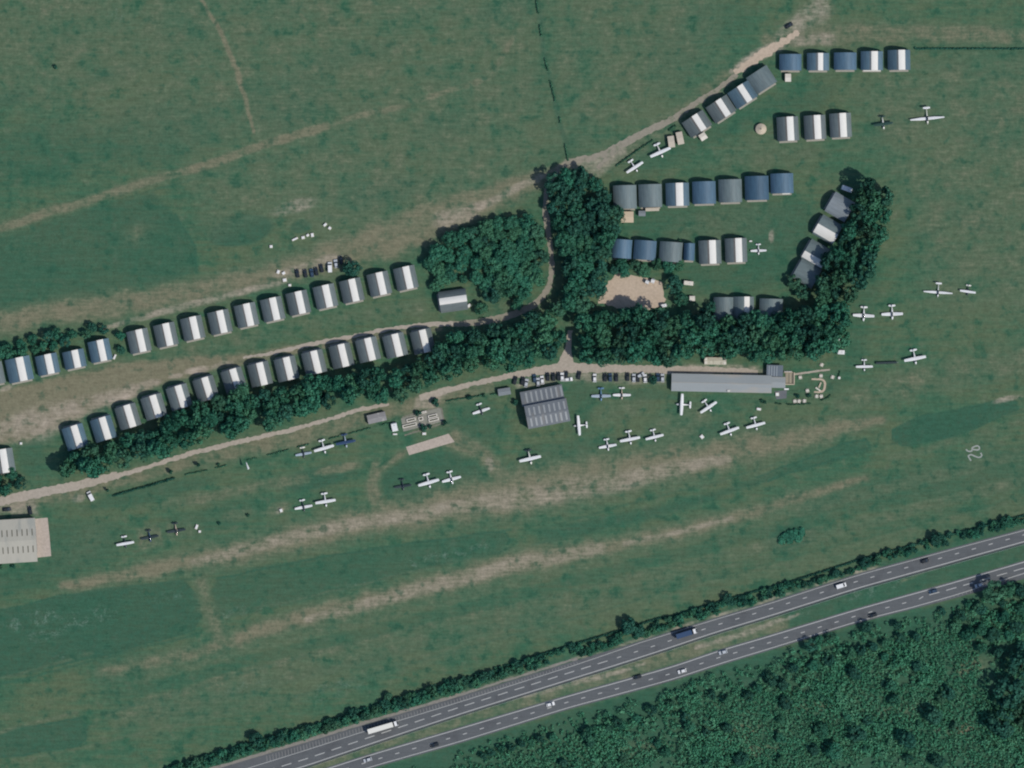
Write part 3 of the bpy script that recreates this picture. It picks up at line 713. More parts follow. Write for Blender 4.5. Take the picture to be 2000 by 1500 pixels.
hedge('broken line of shrubs running north from the lane junction', [(1044, -30), (1060, 90), (1068, 130), (1080, 178), (1092, 225), (1104, 280), (1109, 312)], .8, .9, .55, 2.4)
hedge('thin straight dark hedge running east from the top hangar row', [(1786, 95), (1900, 95), (2100, 96)], .8, .8, 0, 2.4)
hedge('short low hedge line east of the walled garden', [(872, 783), (910, 777), (975, 768)], .6, .7, .3, 2.4)
hedge('low hedge on the south side of the upper right lane', [(1202, 325), (1250, 290), (1300, 258), (1330, 238)], .8, .7, .35, 2.4)
hedge('curved low hedge around the south side of the clubhouse garden', [(1515, 788), (1545, 790), (1590, 787), (1618, 776), (1633, 755), (1640, 725)], .6, .6, .4, 2.4)

# scrub across the road: nobody could count it
SP = [(a, c + 16) for a, b, c in SR] + [(2130, 1250), (2130, 1580), (500, 1600)]
pts = scatter(SP, 4.5, 0, 60000, 31)
den = fbm2(pts[:, 0] + 3000, pts[:, 1] + 3000, 9, 90, 3); zone = fbm2(pts[:, 0] + 900, pts[:, 1] + 900, 17, 130, 3)
edge = segdist(pts[:, 0], pts[:, 1], [(a, c) for a, b, c in SR])
out = []
for (x, y), dn, zn_, e in zip(pts, den, zone, edge):
    if e < 60 and rnd.random() < .8 - e / 160: continue
    if dn < .34 and rnd.random() < .55: continue
    tall = zn_ > .54
    r = rnd.uniform(.9, 2.1) if tall else rnd.uniform(.55, 1.4)
    if rnd.random() < .05: r *= 1.5
    wx, wy = W(x, y)
    out.append(clump_quads(np.array([wx, wy, r * .6]), r, int(14 + 14 * r), .34 if tall else .28, 1.1 if tall else .8, -.1))
me = quads_mesh('scrub', np.concatenate(out)); me.materials.append(LEAFS)
tag(link('scrub', me), 'dense low green scrub covering the ground south of the road', 'scrub', None, 'stuff')

for i, (x, y, r) in enumerate(((1152, 1435, 15), (1206, 1410, 10), (1190, 1422, 9), (1245, 1402, 9), (1272, 1388, 11), (1056, 1443, 9), (1040, 1450, 8), (1020, 1452, 8), (1000, 1458, 8), (980, 1462, 8), (960, 1470, 8), (945, 1477, 8), (1080, 1440, 8),
                               (1691, 1223, 12), (1584, 1259, 14), (1600, 1250, 9), (1622, 1243, 9), (1752, 1222, 9), (1660, 1275, 12), (1680, 1268, 11), (1705, 1262, 10), (1730, 1256, 9), (1760, 1247, 10), (1790, 1244, 9),
                               (1970, 1150, 15), (1992, 1152, 14), (1912, 1186, 12), (1897, 1236, 12), (1850, 1354, 14), (1868, 1420, 11), (1604, 1427, 15), (1674, 1434, 17), (1771, 1446, 18), (1629, 1466, 18),
                               (1507, 1326, 13), (1549, 1306, 11), (1587, 1299, 11), (1618, 1288, 12), (1535, 1372, 13), (1421, 1368, 10), (1670, 1313, 14), (1695, 1406, 10), (1525, 1441, 11), (1833, 1486, 14), (1840, 1195, 8), (1870, 1210, 9),
                               (1310, 1375, 9), (1340, 1400, 10), (1480, 1345, 9), (1380, 1430, 9), (1450, 1480, 12), (1300, 1470, 10), (1220, 1480, 10), (1100, 1490, 9), (1740, 1340, 12), (1790, 1300, 11), (1940, 1240, 14), (1960, 1205, 12), (1985, 1225, 14))):
    plant('dark' if i % 3 else 'broad', 'woodland_tree', 'dark rounded young tree standing among the scrub south of the road', 'tree', x, y, r, 'young trees in the scrub', rnd.uniform(.7, 1.0))
for x, y in np.vstack([scatter([(1870, 1180), (1930, 1160), (2020, 1160), (2020, 1290), (1920, 1270), (1860, 1230)], 26, 0, seed=41), scatter([(1120, 1420), (1500, 1320), (1800, 1250), (1850, 1330), (1800, 1490), (1150, 1490)], 62, 0, seed=42)]):
    plant('dark' if rnd.random() < .6 else 'broad', 'woodland_tree', 'dark rounded young tree standing among the scrub south of the road', 'tree', x, y, rnd.uniform(7, 13), 'young trees in the scrub', rnd.uniform(.7, 1.0))
for x, y, r, lab in ((1941, 1152, 24, 'broad dark tree overhanging the right end of the lower carriageway'), (1955, 1413, 27, 'large dark tree beside the bare patch at lower right'), (1972, 1352, 32, 'very large dark tree at the right edge of the scrub'),
                     (1995, 1300, 28, 'large dark tree cut by the right edge above the largest one'), (2000, 1395, 24, 'large dark tree cut by the right edge below the largest one'), (1823, 1396, 19, 'dark spreading tree left of the bare patch in the scrub')):
    plant('dark', 'large_tree', lab, 'tree', x, y, r, None, .9)

# ------------------------------------------------------------------ hangars
def roof_mat(name, c, c2, rust=None):
    m, t, b = new_mat(name, .55, .0, .35)
    tc = t.N.new('ShaderNodeTexCoord'); v = tc.outputs['Object']; oi = t.N.new('ShaderNodeObjectInfo')
    va = t.N.new('ShaderNodeVectorMath'); va.operation = 'ADD'; t.L.new(v, va.inputs[0]); t.L.new(oi.outputs['Random'], va.inputs[1])
    vv = t.mapv(va.outputs[0], (1, .15, 1)); n = t.noise(vv, 1.2, 4, .6); n2 = t.noise(va.outputs[0], .35, 3)
    w = t.N.new('ShaderNodeTexWave'); w.inputs['Scale'].default_value = 1.6; w.bands_direction = 'X'; t.L.new(v, w.inputs[0])
    cc = t.mix(n2, c, c2)
    if rust:
        sx = t.N.new('ShaderNodeSeparateXYZ'); t.L.new(v, sx.inputs[0])
        band = t.math('MULTIPLY', t.ss(sx.outputs[0], -1.6, -.9), t.ss(sx.outputs[0], .9, .5))
        cc = t.mix(t.math('MULTIPLY', band, .8), cc, rust)
    f = t.math('ADD', t.lin(n, .3, .7, .82, 1.12), t.lin(w.outputs[0], 0, 1, -.03, .03))
    f = t.math('MULTIPLY', f, t.lin(oi.outputs['Random'], 0, 1, .86, 1.12))
    t.set(b.inputs['Base Color'], t.bright(cc, f)); return m
RUST = srgb(100, 94, 88)
ROOFS = {'grey': roof_mat('grey_roof_sheet', srgb(93, 104, 104), srgb(102, 110, 108), RUST), 'blue': roof_mat('blue_roof_sheet', srgb(76, 103, 117), srgb(88, 108, 116), srgb(94, 98, 98)),
         'plain': roof_mat('plain_grey_roof_sheet', srgb(92, 108, 110), srgb(102, 112, 110)), 'plainblue': roof_mat('plain_blue_roof_sheet', srgb(70, 98, 118), srgb(80, 104, 118)),
         'navy': roof_mat('dark_blue_roof_sheet', srgb(54, 82, 102), srgb(62, 88, 104)), 'pale': roof_mat('pale_grey_roof_sheet', srgb(132, 140, 142), srgb(122, 130, 134))}
WALLM = mat('hangar_cladding', (.16, .19, .20), .7, var=.12, scale=.8)
DOORM = mat('hangar_door', (.20, .22, .23), .6, var=.1, scale=.8)
PANEL = mat('white_roof_panel', (.66, .64, .58), .7, var=.05, scale=.5, spec=.2)
CONCS = mat('concrete_sill', srgb(150, 146, 134), .9, var=.15, scale=.8)
HCOLW = {'grey': 'grey', 'blue': 'blue grey', 'plain': 'plain grey', 'plainblue': 'plain blue', 'navy': 'dark blue', 'pale': 'pale grey'}

def hangar(px, py, wpx, lpx, rot, col, strip=None, label='', group=None, eave=2.6, rise=2.9, front=-1, extra=None):
    wn = wpx * (.915 if group in NARROW else 1.03 if group and group.startswith('slanting hangars of') else .965)
    if strip: strip = ((strip[0] * wpx - 1.4) / wn, strip[1] * wpx / wn)
    px += 1.4 * math.cos(R(rot)); py -= 1.4 * math.sin(R(rot)); wpx = wn
    w, l = wpx * S, lpx * S
    o = thing('hangar', label, 'hangar', px, py, rot, group)
    n = 12
    prof = lambda k, ww: (ww * (k / n - .5), eave + rise * math.sin(math.pi * k / n) ** .85 if 0 < k < n else eave)
    # roof: a curved sheet with thickness
    rings = []
    for y in (-l / 2 - .12, l / 2 + .12):
        top = [prof(k, w + .3) for k in range(n + 1)]
        rings.append([(x, y, z + .06) for x, z in top] + [(x, y, z - .04) for x, z in reversed(top)])
    roof = MB().loft(rings).build('roof', ROOFS[col], o)
    # walls: four sheets with arched gables, butted under the roof sheet
    mb = MB(); t = .12
    for s in (-1, 1):
        y0, y1 = s * l / 2, s * (l / 2 - t)
        pr = [(x * .985, z - .06) for x, z in [prof(k, w) for k in range(n + 1)]]
        ra = [(x, min(y0, y1), z) for x, z in pr] + [(pr[-1][0], min(y0, y1), 0), (pr[0][0], min(y0, y1), 0)]
        rb = [(x, max(y0, y1), z) for x, z in ra_xz(ra)]
        mb.loft([ra, rb])
        mb.box((s * (w / 2 * .985 - t / 2), 0, (eave - .06) / 2), (t, l - 2 * t - .01, eave - .06))
    mb.build('wall', WALLM, o)
    # double doors on the taxi side
    dw = w * .8
    for s in (-1, 1):
        d = MB().box((s * dw / 4, front * (l / 2 + .05), 1.1), (dw / 2 - .04, .07, 2.1)); d.build('door', DOORM, o)
    MB().box((0, front * (l / 2 + .55), .04), (w * .86, .9, .08)).build('door_sill', CONCS, o)
    if strip:
        c0, ww = strip
        ks = np.linspace(c0 - ww / 2, c0 + ww / 2, 5)
        ring = []
        for y in (-l / 2 - .13, l / 2 + .13):
            tp = []
            for f in ks:
                k = (f + .5); z = eave + rise * math.sin(math.pi * min(max(k, 0), 1)) ** .85
                tp.append(((w + .3) * f, z))
            ring.append([(x, y, z + .10) for x, z in tp] + [(x, y, z + .03) for x, z in reversed(tp)])
        MB().loft(ring).build('roof_panel', PANEL, roof)  # a real panel, except the painted sun glow on two slanting hangars
    if extra == 'white_front':
        MB().box((.1, -l / 2 - .35, 2.2), (w * .8, .5, .12)).build('door_canopy', PANEL, o)
    if extra == 'short_front':
        MB().box((w * .18, -l / 2 - .35, 2.2), (w * .34, .5, .12)).build('door_canopy', PANEL, o)
    return o
def ra_xz(r): return [(p[0], p[2]) for p in r]
ORD = ['first', 'second', 'third', 'fourth', 'fifth', 'sixth', 'seventh', 'eighth', 'ninth', 'tenth', 'eleventh', 'twelfth', 'thirteenth', 'fourteenth']

GA = 'hangars of the upper western row'; NARROW = (GA, 'hangars of the lower western row', 'three hangars beside the round tent', 'blue hangars at far left', 'hangars of the top right row')
for i, (sx, sy) in enumerate(((276, 665), (328.5, 653), (381, 640), (434, 628), (486, 614.5), (537, 603), (587, 590.5), (640, 578), (691.5, 566.5), (745, 553.5), (797, 542))):
    where = {0: 'grey hangar with white roof strip, westernmost grey one of the upper western row', 10: 'grey hangar with white roof strip, last at the east end of the upper western row'}
    hangar(sx - 5.5, sy + 1.5, 45, 43.5, 12.5, 'grey', (.125, .28), where.get(i, 'white striped grey hangar, %s from the west in the upper western row' % ORD[i]), GA)
for i, (sx, sy, w, l, c, lab) in enumerate(((42, 721, 52, 46, 'blue', 'largest blue hangar of four at the far left with white roof strip'), (97, 711, 46, 38, 'blue', 'second blue hangar from the left with ivy trees over its back'),
                                      (149.5, 701, 45, 34, 'blue', 'shortest blue hangar of the four at far left'), (199.5, 684.5, 45, 41, 'blue', 'blue hangar at the east end of the far left four'))):
    hangar(sx - 5, sy + 1, w, l, 12, c, (.12, .27), lab, 'blue hangars at far left')
hangar(-16, 731, 46, 42, 12, 'grey', None, 'grey hangar roof cut off by the left edge beside the blue hangars', None)
GB = 'hangars of the lower western row'
for i, (sx, sy) in enumerate(((145, 832), (200, 816), (248, 792), (298.7, 773), (348, 754), (400, 738), (454.7, 721.5), (507, 709), (559, 698.5), (612.7, 686), (666, 673), (718, 661), (771, 653), (824.7, 645))):
    r = 17 if i < 7 else 13.5
    dx, dy = math.sin(R(r)) * 22, math.cos(R(r)) * 22
    lab = {0: 'westernmost blue grey hangar of the lower row with trees behind', 1: 'second blue grey hangar of the lower western row', 13: 'easternmost grey hangar of the lower western row, by the tree belt'}.get(i, 'grey hangar half under trees, %s from the west in the lower western row' % ORD[i])
    hangar(sx - 5.5 + dx, sy + 1 + dy, 45, 44, r, 'blue' if i < 2 else 'grey', (.125, .28), lab, GB, front=1)
hangar(4, 901, 46, 46, 9, 'grey', (.12, .28), 'hangar at the left edge with white roof strip above small trees', None)
hangar(885, 586, 42, 53, -82, 'grey', (.0, .30), 'lone hangar turned sideways with white roof strip running east west', None)
GC = 'slanting hangars of the upper right'
hangar(1360, 243, 46, 34, 33, 'grey', (.13, .26), 'grey hangar with white strip at the lower left end of the slanting upper row', GC)
hangar(1407, 214, 46, 36, 33, 'grey', (.13, .26), 'second grey hangar with white strip in the slanting upper row', GC)
hangar(1449, 186, 46, 36, 33, 'blue', (.13, .26), 'blue hangar with white strip in the slanting upper row', GC)
hangar(1486, 157, 45, 38, 33, 'plain', None, 'plain grey hangar without a strip at the top of the slanting row', GC)
GD = 'hangars of the top right row'
hangar(1542, 122, 46, 31, 0, 'plainblue', None, 'plain blue hangar at the west end of the top right row', GD)
hangar(1596, 121, 46, 33, 0, 'blue', (.13, .21), 'blue grey hangar with narrow white strip second in the top right row', GD)
hangar(1649, 120, 47, 33, 0, 'plainblue', None, 'plain blue hangar in the middle of the top right row', GD)
hangar(1701, 119, 46, 36, 0, 'blue', (.14, .27), 'blue hangar with white strip and white door canopy in the top right row', GD, extra='white_front')
hangar(1754, 117.5, 47, 38, 1, 'blue', (.14, .27), 'blue hangar with white strip at the east end of the top right row', GD)
GE = 'three hangars beside the round tent'
for i, (x, y) in enumerate(((1537, 252), (1590, 249), (1640, 245))):
    hangar(x, y, 45, 46, 3, 'grey', (.14, .28), 'grey hangar with white strip, %s of three east of the round tent' % ('nearest', 'middle', 'farthest')[i], GE)
GF = 'row of seven hangars east of the central belt'
for i, (x, y, w, l, c, st, ex) in enumerate(((1219, 385, 46, 45, 'plain', None, None), (1268.5, 382.5, 46, 44, 'plain', None, None), (1321.5, 380, 46, 44, 'blue', (.12, .30), None), (1373.5, 376.5, 46, 43, 'plainblue', None, None),
                                        (1424.5, 373, 46, 44, 'plain', None, None), (1476.5, 367.5, 47, 46, 'navy', None, None), (1525.5, 358.5, 45, 38, 'plainblue', None, 'short_front'))):
    lab = ('plain grey hangar nearest the central trees, above a beige shed', 'second plain grey hangar in the row of seven', 'only hangar with a white strip in the row of seven', 'plain blue hangar right of the striped one in the row of seven',
           'plain grey hangar between blue ones in the row of seven', 'darkest blue hangar in the row of seven', 'blue hangar at the east end of the row of seven')[i]
    hangar(x, y, w, l, 1.5, c, st, lab, GF, extra=ex)
GG = 'hangars above the sandy clearing'
hangar(1212.5, 486, 40, 36, -4, 'plainblue', None, 'plain blue hangar at the west end of the row above the sandy clearing', GG)
hangar(1258, 488.5, 44, 37, -4, 'plainblue', None, 'second plain blue hangar above the sandy clearing', GG)
hangar(1308.5, 492, 45, 38, -4, 'plain', None, 'plain grey hangar above the trees of the sandy clearing', GG)
hangar(1344.5, 492, 21, 33, -2, 'plainblue', None, 'narrow blue hangar squeezed between wider ones above the clearing', GG)
hangar(1385, 492.5, 44, 45, 2, 'grey', (.15, .29), 'grey hangar with white strip right of the narrow blue one', GG)
hangar(1436, 489, 43, 46, 2, 'grey', (.15, .29), 'grey hangar with white strip beside the small white parked plane', GG)
GH = 'slanting hangars shaded by the eastern belt'
for i, (x, y, c, st) in enumerate(((1641, 403, 'pale', None), (1617, 447.5, 'plain', (.22, .42)), (1594.5, 495, 'plain', (.30, .30)), (1576, 533, 'plain', None))):  # white strips on the middle two are sun glow put into the colour
    hangar(x, y, 44, 44, -120, c, st, ('pale grey hangar nearest the white caravan in the shaded slanting row', 'second slanting hangar with a wide sun glow painted on its roof', 'third slanting hangar with sun glow painted along its lower edge', 'lowest slanting hangar almost lost under trees')[i], GH, front=-1)
GI = 'hangars buried in the belt behind the clubhouse'
hangar(1412, 603, 40, 44, 0, 'plain', None, 'grey hangar at the west of three half buried in the belt', GI)
hangar(1450, 602, 42, 44, 0, 'plain', (.2, .24), 'half buried hangar with a white strip north of the belt', GI)
hangar(1504, 606, 46, 44, -2, 'plain', None, 'grey hangar at the east of three half buried in the belt', GI)

# ------------------------------------------------------------------ larger buildings
RIBG = mat('ribbed_grey_roof', srgb(104, 109, 112), .65, var=.14, scale=.4, col2=srgb(118, 117, 113), stretch=(1, .3, 1))
RIBP = mat('pale_ribbed_roof', srgb(166, 162, 148), .65, var=.10, scale=.3, col2=srgb(148, 148, 138), stretch=(1, .3, 1))
SKYL = mat('rooflight_pale', srgb(146, 149, 147), .5, var=.15, scale=1.5)
SKYD = mat('rooflight_dark', srgb(100, 98, 86), .4, var=.15, scale=1.5)
def gable_roof(mb, w, l, e, r, y0=0.0, ov=.2, th=.1):
    """ridge along local x; spans y0 +- l/2"""
    a, b = w / 2 + ov, l / 2 + ov
    top = [(-b, e), (0, e + r), (b, e)]
    ring = lambda x: [(x, y0 + y, z) for y, z in top] + [(x, y0 + y, z - th) for y, z in reversed(top)]
    mb.loft([ring(-a), ring(a)])
def wall_box(mb, w, l, h, x0=0, y0=0, t=.15):
    mb.box((x0, y0 - l / 2 + t / 2, h / 2), (w, t, h)); mb.box((x0, y0 + l / 2 - t / 2, h / 2), (w, t, h))
    mb.box((x0 - w / 2 + t / 2, y0, h / 2), (t, l - 2 * t - .01, h)); mb.box((x0 + w / 2 - t / 2, y0, h / 2), (t, l - 2 * t - .01, h))

# big maintenance hangar: lower north bay, higher gabled south bay
o = thing('maintenance_hangar', 'big dark grey hangar with three rows of pale rooflights beside the parked cars', 'hangar', 1066, 793, 11)
BW = 82 * S
mb = MB(); wall_box(mb, BW, 44 * S, 5.9, 0, -15 * S); wall_box(mb, BW, 26 * S, 3.3, -.6, 22 * S - .1); mb.build('wall', WALLM, o)
mb = MB(); gable_roof(mb, BW, 44 * S, 6.0, 1.0, -15 * S); rS = mb.build('roof', RIBG, o)
mb = MB(); a = BW / 2 + .2
ys0, ys1 = 7.3 * S, 36 * S
pr = [(ys0, 4.5), (ys1, 3.35)]
ring = lambda x: [(x, y, z) for y, z in pr] + [(x, y, z - .1) for y, z in reversed(pr)]
mb.loft([ring(-a - .8), ring(a - .8)]); rN = mb.build('roof', RIBG, o)
def tilt_panel(name, x0, x1, ya, za, yb, zb, m, parent, up=.03):
    ring = lambda x: [(x, ya, za + up), (x, yb, zb + up), (x, yb, zb - .02 + up), (x, ya, za - .02 + up)]
    return MB().loft([ring(x0), ring(x1)]).build(name, m, parent)
zs = lambda y: 6.0 + 1.0 * (1 - abs(y + 15 * S) / (22 * S + .2))
zn = lambda y: 4.5 + (3.35 - 4.5) * (y - ys0) / (ys1 - ys0)
for k in range(8):
    xx = -BW / 2 + (k + .75) * BW / 8.3
    for (ya, yb, zf, pr_) in ((13 * S, 33 * S, zn, rN), (-12.5 * S, 3 * S, zs, rS), (-34 * S, -18 * S, zs, rS)):
        tilt_panel('rooflight', xx - .45, xx + .45, ya, zf(ya), yb, zf(yb), SKYL, pr_)
for s in (-1, 1): MB().box((s * BW / 8, -37 * S - .06, 2.4), (BW / 4 - .05, .08, 4.6)).build('door', DOORM, o)

# pale hangar at the left edge
o = thing('workshop_hangar', 'large pale hangar with dark slit rooflights cut off by the left edge', 'hangar', 2, 1058, 3.5)
PW, PL = 138 * S, 84 * S
mb = MB(); wall_box(mb, PW, PL, 4.9); mb.build('wall', mat('pale_cladding', (.36, .37, .34), .7), o)
mb = MB(); gable_roof(mb, PW, PL, 5.0, 1.3); rP = mb.build('roof', RIBP, o)
zs = lambda y: 5.0 + 1.3 * (1 - abs(y) / (PL / 2 + .2))
for k in range(10):
    xx = PW / 2 - 1.6 - k * 2.55
    for ya, yb in ((9 * S, 22 * S), (-24 * S, -11 * S)):
        tilt_panel('rooflight', xx - .28, xx + .28, ya, zs(ya), yb, zs(yb), SKYD, rP)
MB().box((PW / 2 + .06, 0, 2.2), (.08, PL * .6, 4.2)).build('door', DOORM, o)
CONC = gravel_mat('concrete', srgb(178, 164, 150), srgb(168, 156, 142), srgb(154, 146, 134), .58, .8)
struct(mk('concrete_apron', [(*W(*p), .03) for p in ((66, 1090), (100, 1086), (97, 1050), (93, 1011), (60, 1014))], [(0, 1, 2, 3, 4)], CONC))
struct(mk('concrete_pad', [(*W(*p), .03) for p in ((799, 889), (888, 863), (876, 847), (793, 873))], [(0, 1, 2, 3)], CONC))

# clubhouse: long low gable with an east wing and slatted terrace roof
o = thing('clubhouse', 'long low clubhouse with pale grey roof above the parked planes', 'clubhouse', 1409, 748.5, -1.2)
CW, CL = 194 * S, 33 * S
mb = MB(); wall_box(mb, CW, CL, 2.9); wall_box(mb, 26 * S, 20 * S, 2.7, CW / 2 + 13 * S, 4 * S); mb.build('wall', mat('cream_render', (.52, .48, .42), .8), o)
PROOF = mat('clubhouse_roofing', srgb(140, 145, 144), .7, var=.08, scale=.25, col2=srgb(152, 149, 140), stretch=(.3, 1, 1))
mb = MB(); gable_roof(mb, CW, CL, 3.0, .8); rC = mb.build('roof', PROOF, o)
mb = MB(); gable_roof(mb, 26 * S, 20 * S, 2.8, .5, 4 * S); w_ = mb.build('roof', PROOF, o); w_.location.x = CW / 2 + 13 * S + .25
MB().box((0, 0, 3.82), (CW, .28, .07)).build('ridge_cap', mat('ridge_tile', srgb(150, 148, 140), .8), rC)
MB().box((14 * S, -CL / 2 + 2.0 * S, 3.45), (5 * S, 4 * S, .5)).build('chimney', mat('pale_block', (.55, .53, .48), .8), rC)
for k in range(9):
    MB().box((-CW / 2 + 3 + k * 5.6, -CL / 2 - .04, 1.5), (1.8, .06, 1.1)).build('window', mat('window_glass', (.03, .04, .05), .1, spec=.6), o)
MB().box((CW / 2 - 4, -CL / 2 - .04, 1.05), (1.0, .06, 2.1)).build('door', DOORM, o)
# terrace roof
SLAT = mat('weathered_slat', srgb(96, 106, 114), .7, var=.12, scale=1); SLAT2 = mat('pale_slat', srgb(150, 156, 158), .7)
o = thing('pergola', 'slatted dark grey terrace roof at the north east corner of the clubhouse', 'pergola', 1513, 724, -2)
MB().box((0, 0, 2.62), (32 * S, 22 * S, .08)).build('roof', SLAT, o)
for k in range(4): MB().box((-11 * S + k * 5 * S, -1 * S, 2.71), (.34, 20 * S, .07)).build('batten', SLAT2, o)
for sx in (-1, 1):
    for sy in (-1, 1): MB().box((sx * 15 * S, sy * 10 * S, 1.28), (.15, .15, 2.56)).build('post', SLAT, o)
TIMB = mat('pale_timber', srgb(186, 172, 150), .85, var=.15, scale=1.2)
TIMD = mat('decking', srgb(128, 122, 106), .85, var=.15, scale=1.2)
o = thing('timber_deck', 'square timber deck with pale rails at the clubhouse east end', 'deck', 1542, 739, 0)
MB().box((0, 0, .15), (17 * S, 21 * S, .3)).build('deck_boards', TIMD, o)
for c, d in (((9 * S, 0, .6), (.5, 23 * S, .9)), ((0, -11.6 * S, .6), (20 * S, .5, .9)), ((-2 * S, 11.6 * S, .6), (17 * S, .4, .9))): MB().box(c, d).build('rail', TIMB, o)
for k in range(2): MB().box((-5 * S + k * 7 * S, 0, .34), (.25, 20 * S, .06)).build('joist', TIMB, o)
WHITE = mat('white_paint', (.68, .675, .65), .5, var=.05, scale=.6)
OFFW = mat('off_white', srgb(205, 198, 184), .7, var=.08, scale=.8)
o = thing('garden_bench', 'long white bench on the clubhouse terrace', 'bench', 1539, 726.5, 0)
MB().box((0, 0, .45), (15 * S, .75, .08)).build('seat', WHITE, o); MB().box((0, .34, .72), (15 * S, .08, .4)).build('backrest', WHITE, o)
for s in (-1, 1): MB().box((s * 6 * S, 0, .2), (.1, .6, .4)).build('leg', WHITE, o)
o = thing('garden_bench', 'short white bench south of the timber deck', 'bench', 1536, 760, 0)
MB().box((0, 0, .45), (9 * S, .75, .08)).build('seat', WHITE, o); MB().box((0, .34, .72), (9 * S, .08, .4)).build('backrest', WHITE, o)
for s in (-1, 1): MB().box((s * 3.5 * S, 0, .2), (.1, .6, .4)).build('leg', WHITE, o)
struct(mk('paved_patio', [(*W(*p), .03) for p in ((1513, 764), (1537, 762), (1536, 778), (1516, 780))], [(3, 2, 1, 0)][::-1] and [(0, 3, 2, 1)][::-1] and [(0, 1, 2, 3)][::-1], gravel_mat('slate_paving', srgb(96, 100, 104), srgb(108, 110, 110), srgb(90, 98, 96))))
track('garden_path', [(1551, 731, 4), (1575, 728, 4), (1600, 724, 3.5), (1621, 722, 3.5)], .03, GRAVEL, .4, 3)
track('garden_path', [(1585, 740.5, 3), (1604, 740.5, 3.5), (1612, 743, 4), (1611.5, 754, 4.5), (1610, 765, 4.5), (1600, 766, 3.5), (1590, 765.5, 3)], .03, SAND, .4, 3)
o = thing('timber_bench', 'pale forked timber bench inside the square garden path', 'bench', 1599, 756, 0)
MB().box((.6, 1.0, .3), (.7, 2.9, .5), -22).build('seat', TIMB, o); MB().box((-.3, -1.1, .3), (3.0, .7, .5), -35).build('seat', OFFW, o)

# small cream building north of the clubhouse
o = thing('site_hut', 'small cream roofed hut between the clubhouse and the tree belt', 'hut', 1397, 705, -1)
mb = MB(); wall_box(mb, 42 * S, 13 * S, 2.5); mb.build('wall', mat('cream_render', (.5, .5, .5)), o)
mb = MB(); gable_roof(mb, 42 * S, 13 * S, 2.55, .4, 0, .15); mb.build('roof', mat('cream_roofing', srgb(178, 172, 152), .75, var=.16, scale=.9, col2=srgb(132, 126, 106)), o)
for s in (-1, 1): MB().box((s * 18.5 * S, 0, 2.85), (5 * S, 12 * S, .10)).build('roof_end', OFFW, o)
MB().box((0, -13 * S / 2 - .04, 1.0), (.9, .06, 2.0)).build('door', DOORM, o)

def shed(name, label, px, py, w, l, rot, roofm, wallm, h=2.2, r=.35, cat='shed', group=None):
    o = thing(name, label, cat, px, py, rot, group)
    w *= S; l *= S
    mb = MB(); wall_box(mb, w, l, h, t=.08); mb.build('wall', wallm, o)
    mb = MB(); gable_roof(mb, w, l, h + .05, r, 0, .08, .06); mb.build('roof', roofm, o)
    MB().box((w * .2, -l / 2 - .03, h * .45), (min(.9, w * .3), .05, h * .85)).build('door', DOORM, o)
    return o
TW = mat('timber_wall', (.24, .19, .14), .85); BEI = mat('beige_roof', srgb(182, 172, 154), .75, var=.08, scale=.7); GRE = mat('grey_felt', srgb(118, 124, 126), .8, var=.1, scale=.7)
shed('shed', 'left of two beige sheds at the lower end of the slanting hangars', 1311, 277, 12, 22, 8, BEI, TW)
shed('shed', 'right of two beige sheds, touching the slanting hangars', 1328, 270, 12, 24, 12, BEI, TW)
shed('shed', 'small square off white shed in front of the first slanting hangar', 1373, 267, 13, 13, 33, OFFW, TW)
shed('shed', 'small pale shed on the grass below the first top right hangar', 1539, 152, 11, 15, 0, OFFW, TW)
shed('shed', 'square beige roofed shed below the plain grey hangar near the central trees', 1225, 424, 24, 21, 0, mat('tan_roof', srgb(190, 172, 146), .8, var=.12, scale=.4), TW)
shed('shed', 'small pale shed below the second plain grey hangar', 1254, 417, 13, 10, 0, GRE, TW)
shed('shed', 'long narrow pale lean-to below the second plain grey hangar', 1274, 409, 26, 6, 2, BEI, TW, 1.8, .1)
shed('shed', 'small grey shed on the fence line west of the big ribbed hangar', 985, 765, 24, 13, 9, GRE, TW)
shed('shed', 'grey shed with pale roof west of the walled garden', 736, 816, 36, 17, 13, mat('shed_roof', srgb(132, 130, 128), .8, var=.16, scale=.4, col2=srgb(168, 166, 158)), TW)
shed('shed', 'tiny grey shed left of the small pale shed by the sandy clearing', 1352, 583, 10, 9, 0, OFFW, TW, 1.9, .2)

def caravan(label, px, py, l, w, rot, m=None, group=None):
    o = thing('caravan', label, 'caravan', px, py, rot, group)
    l *= S; w *= S
    pr = [(-l / 2, .5), (-l / 2 + .1, 1.7), (-l / 2 + .5, 2.25), (l / 2 - .5, 2.25), (l / 2 - .1, 1.7), (l / 2, .5)]
    MB().loft([[(x, -w / 2, z) for x, z in pr], [(x, w / 2, z) for x, z in pr]][::-1]).build('body', m or WHITE, o)
    for s in (-1, 1):
        MB().cyl((0, s * (w / 2 - .15), .32), (0, s * (w / 2 + .02), .32), .32, None, 12).build('wheel', mat('tyre', (.02, .02, .02), .9), o)
        MB().box((0, s * (w / 2 + .01), 1.55), (l * .4, .03, .5)).build('window', mat('window_glass', (.03, .04, .05), .1), o)
    MB().box((l * .15, 0, 2.3), (.5, .5, .1)).build('roof_hatch', mat('hatch', (.45, .46, .46), .5), o)
    MB().box((l / 2 + .45, 0, .42), (.9, .12, .1)).build('hitch', mat('galvanised', (.3, .3, .3)), o)
    return o
caravan('white caravan parked above the slanting shaded hangars', 1654, 369, 22, 9, -20)
caravan('white caravan at the west side of the walled garden', 770.5, 834, 17, 11, 103)
caravan('pale grey caravan on the grass right of the sandy clearing', 1344, 553, 20, 8, -6, OFFW)
caravan('white caravan parked at the east end of the tree belt', 1642, 688, 15, 8, -3)
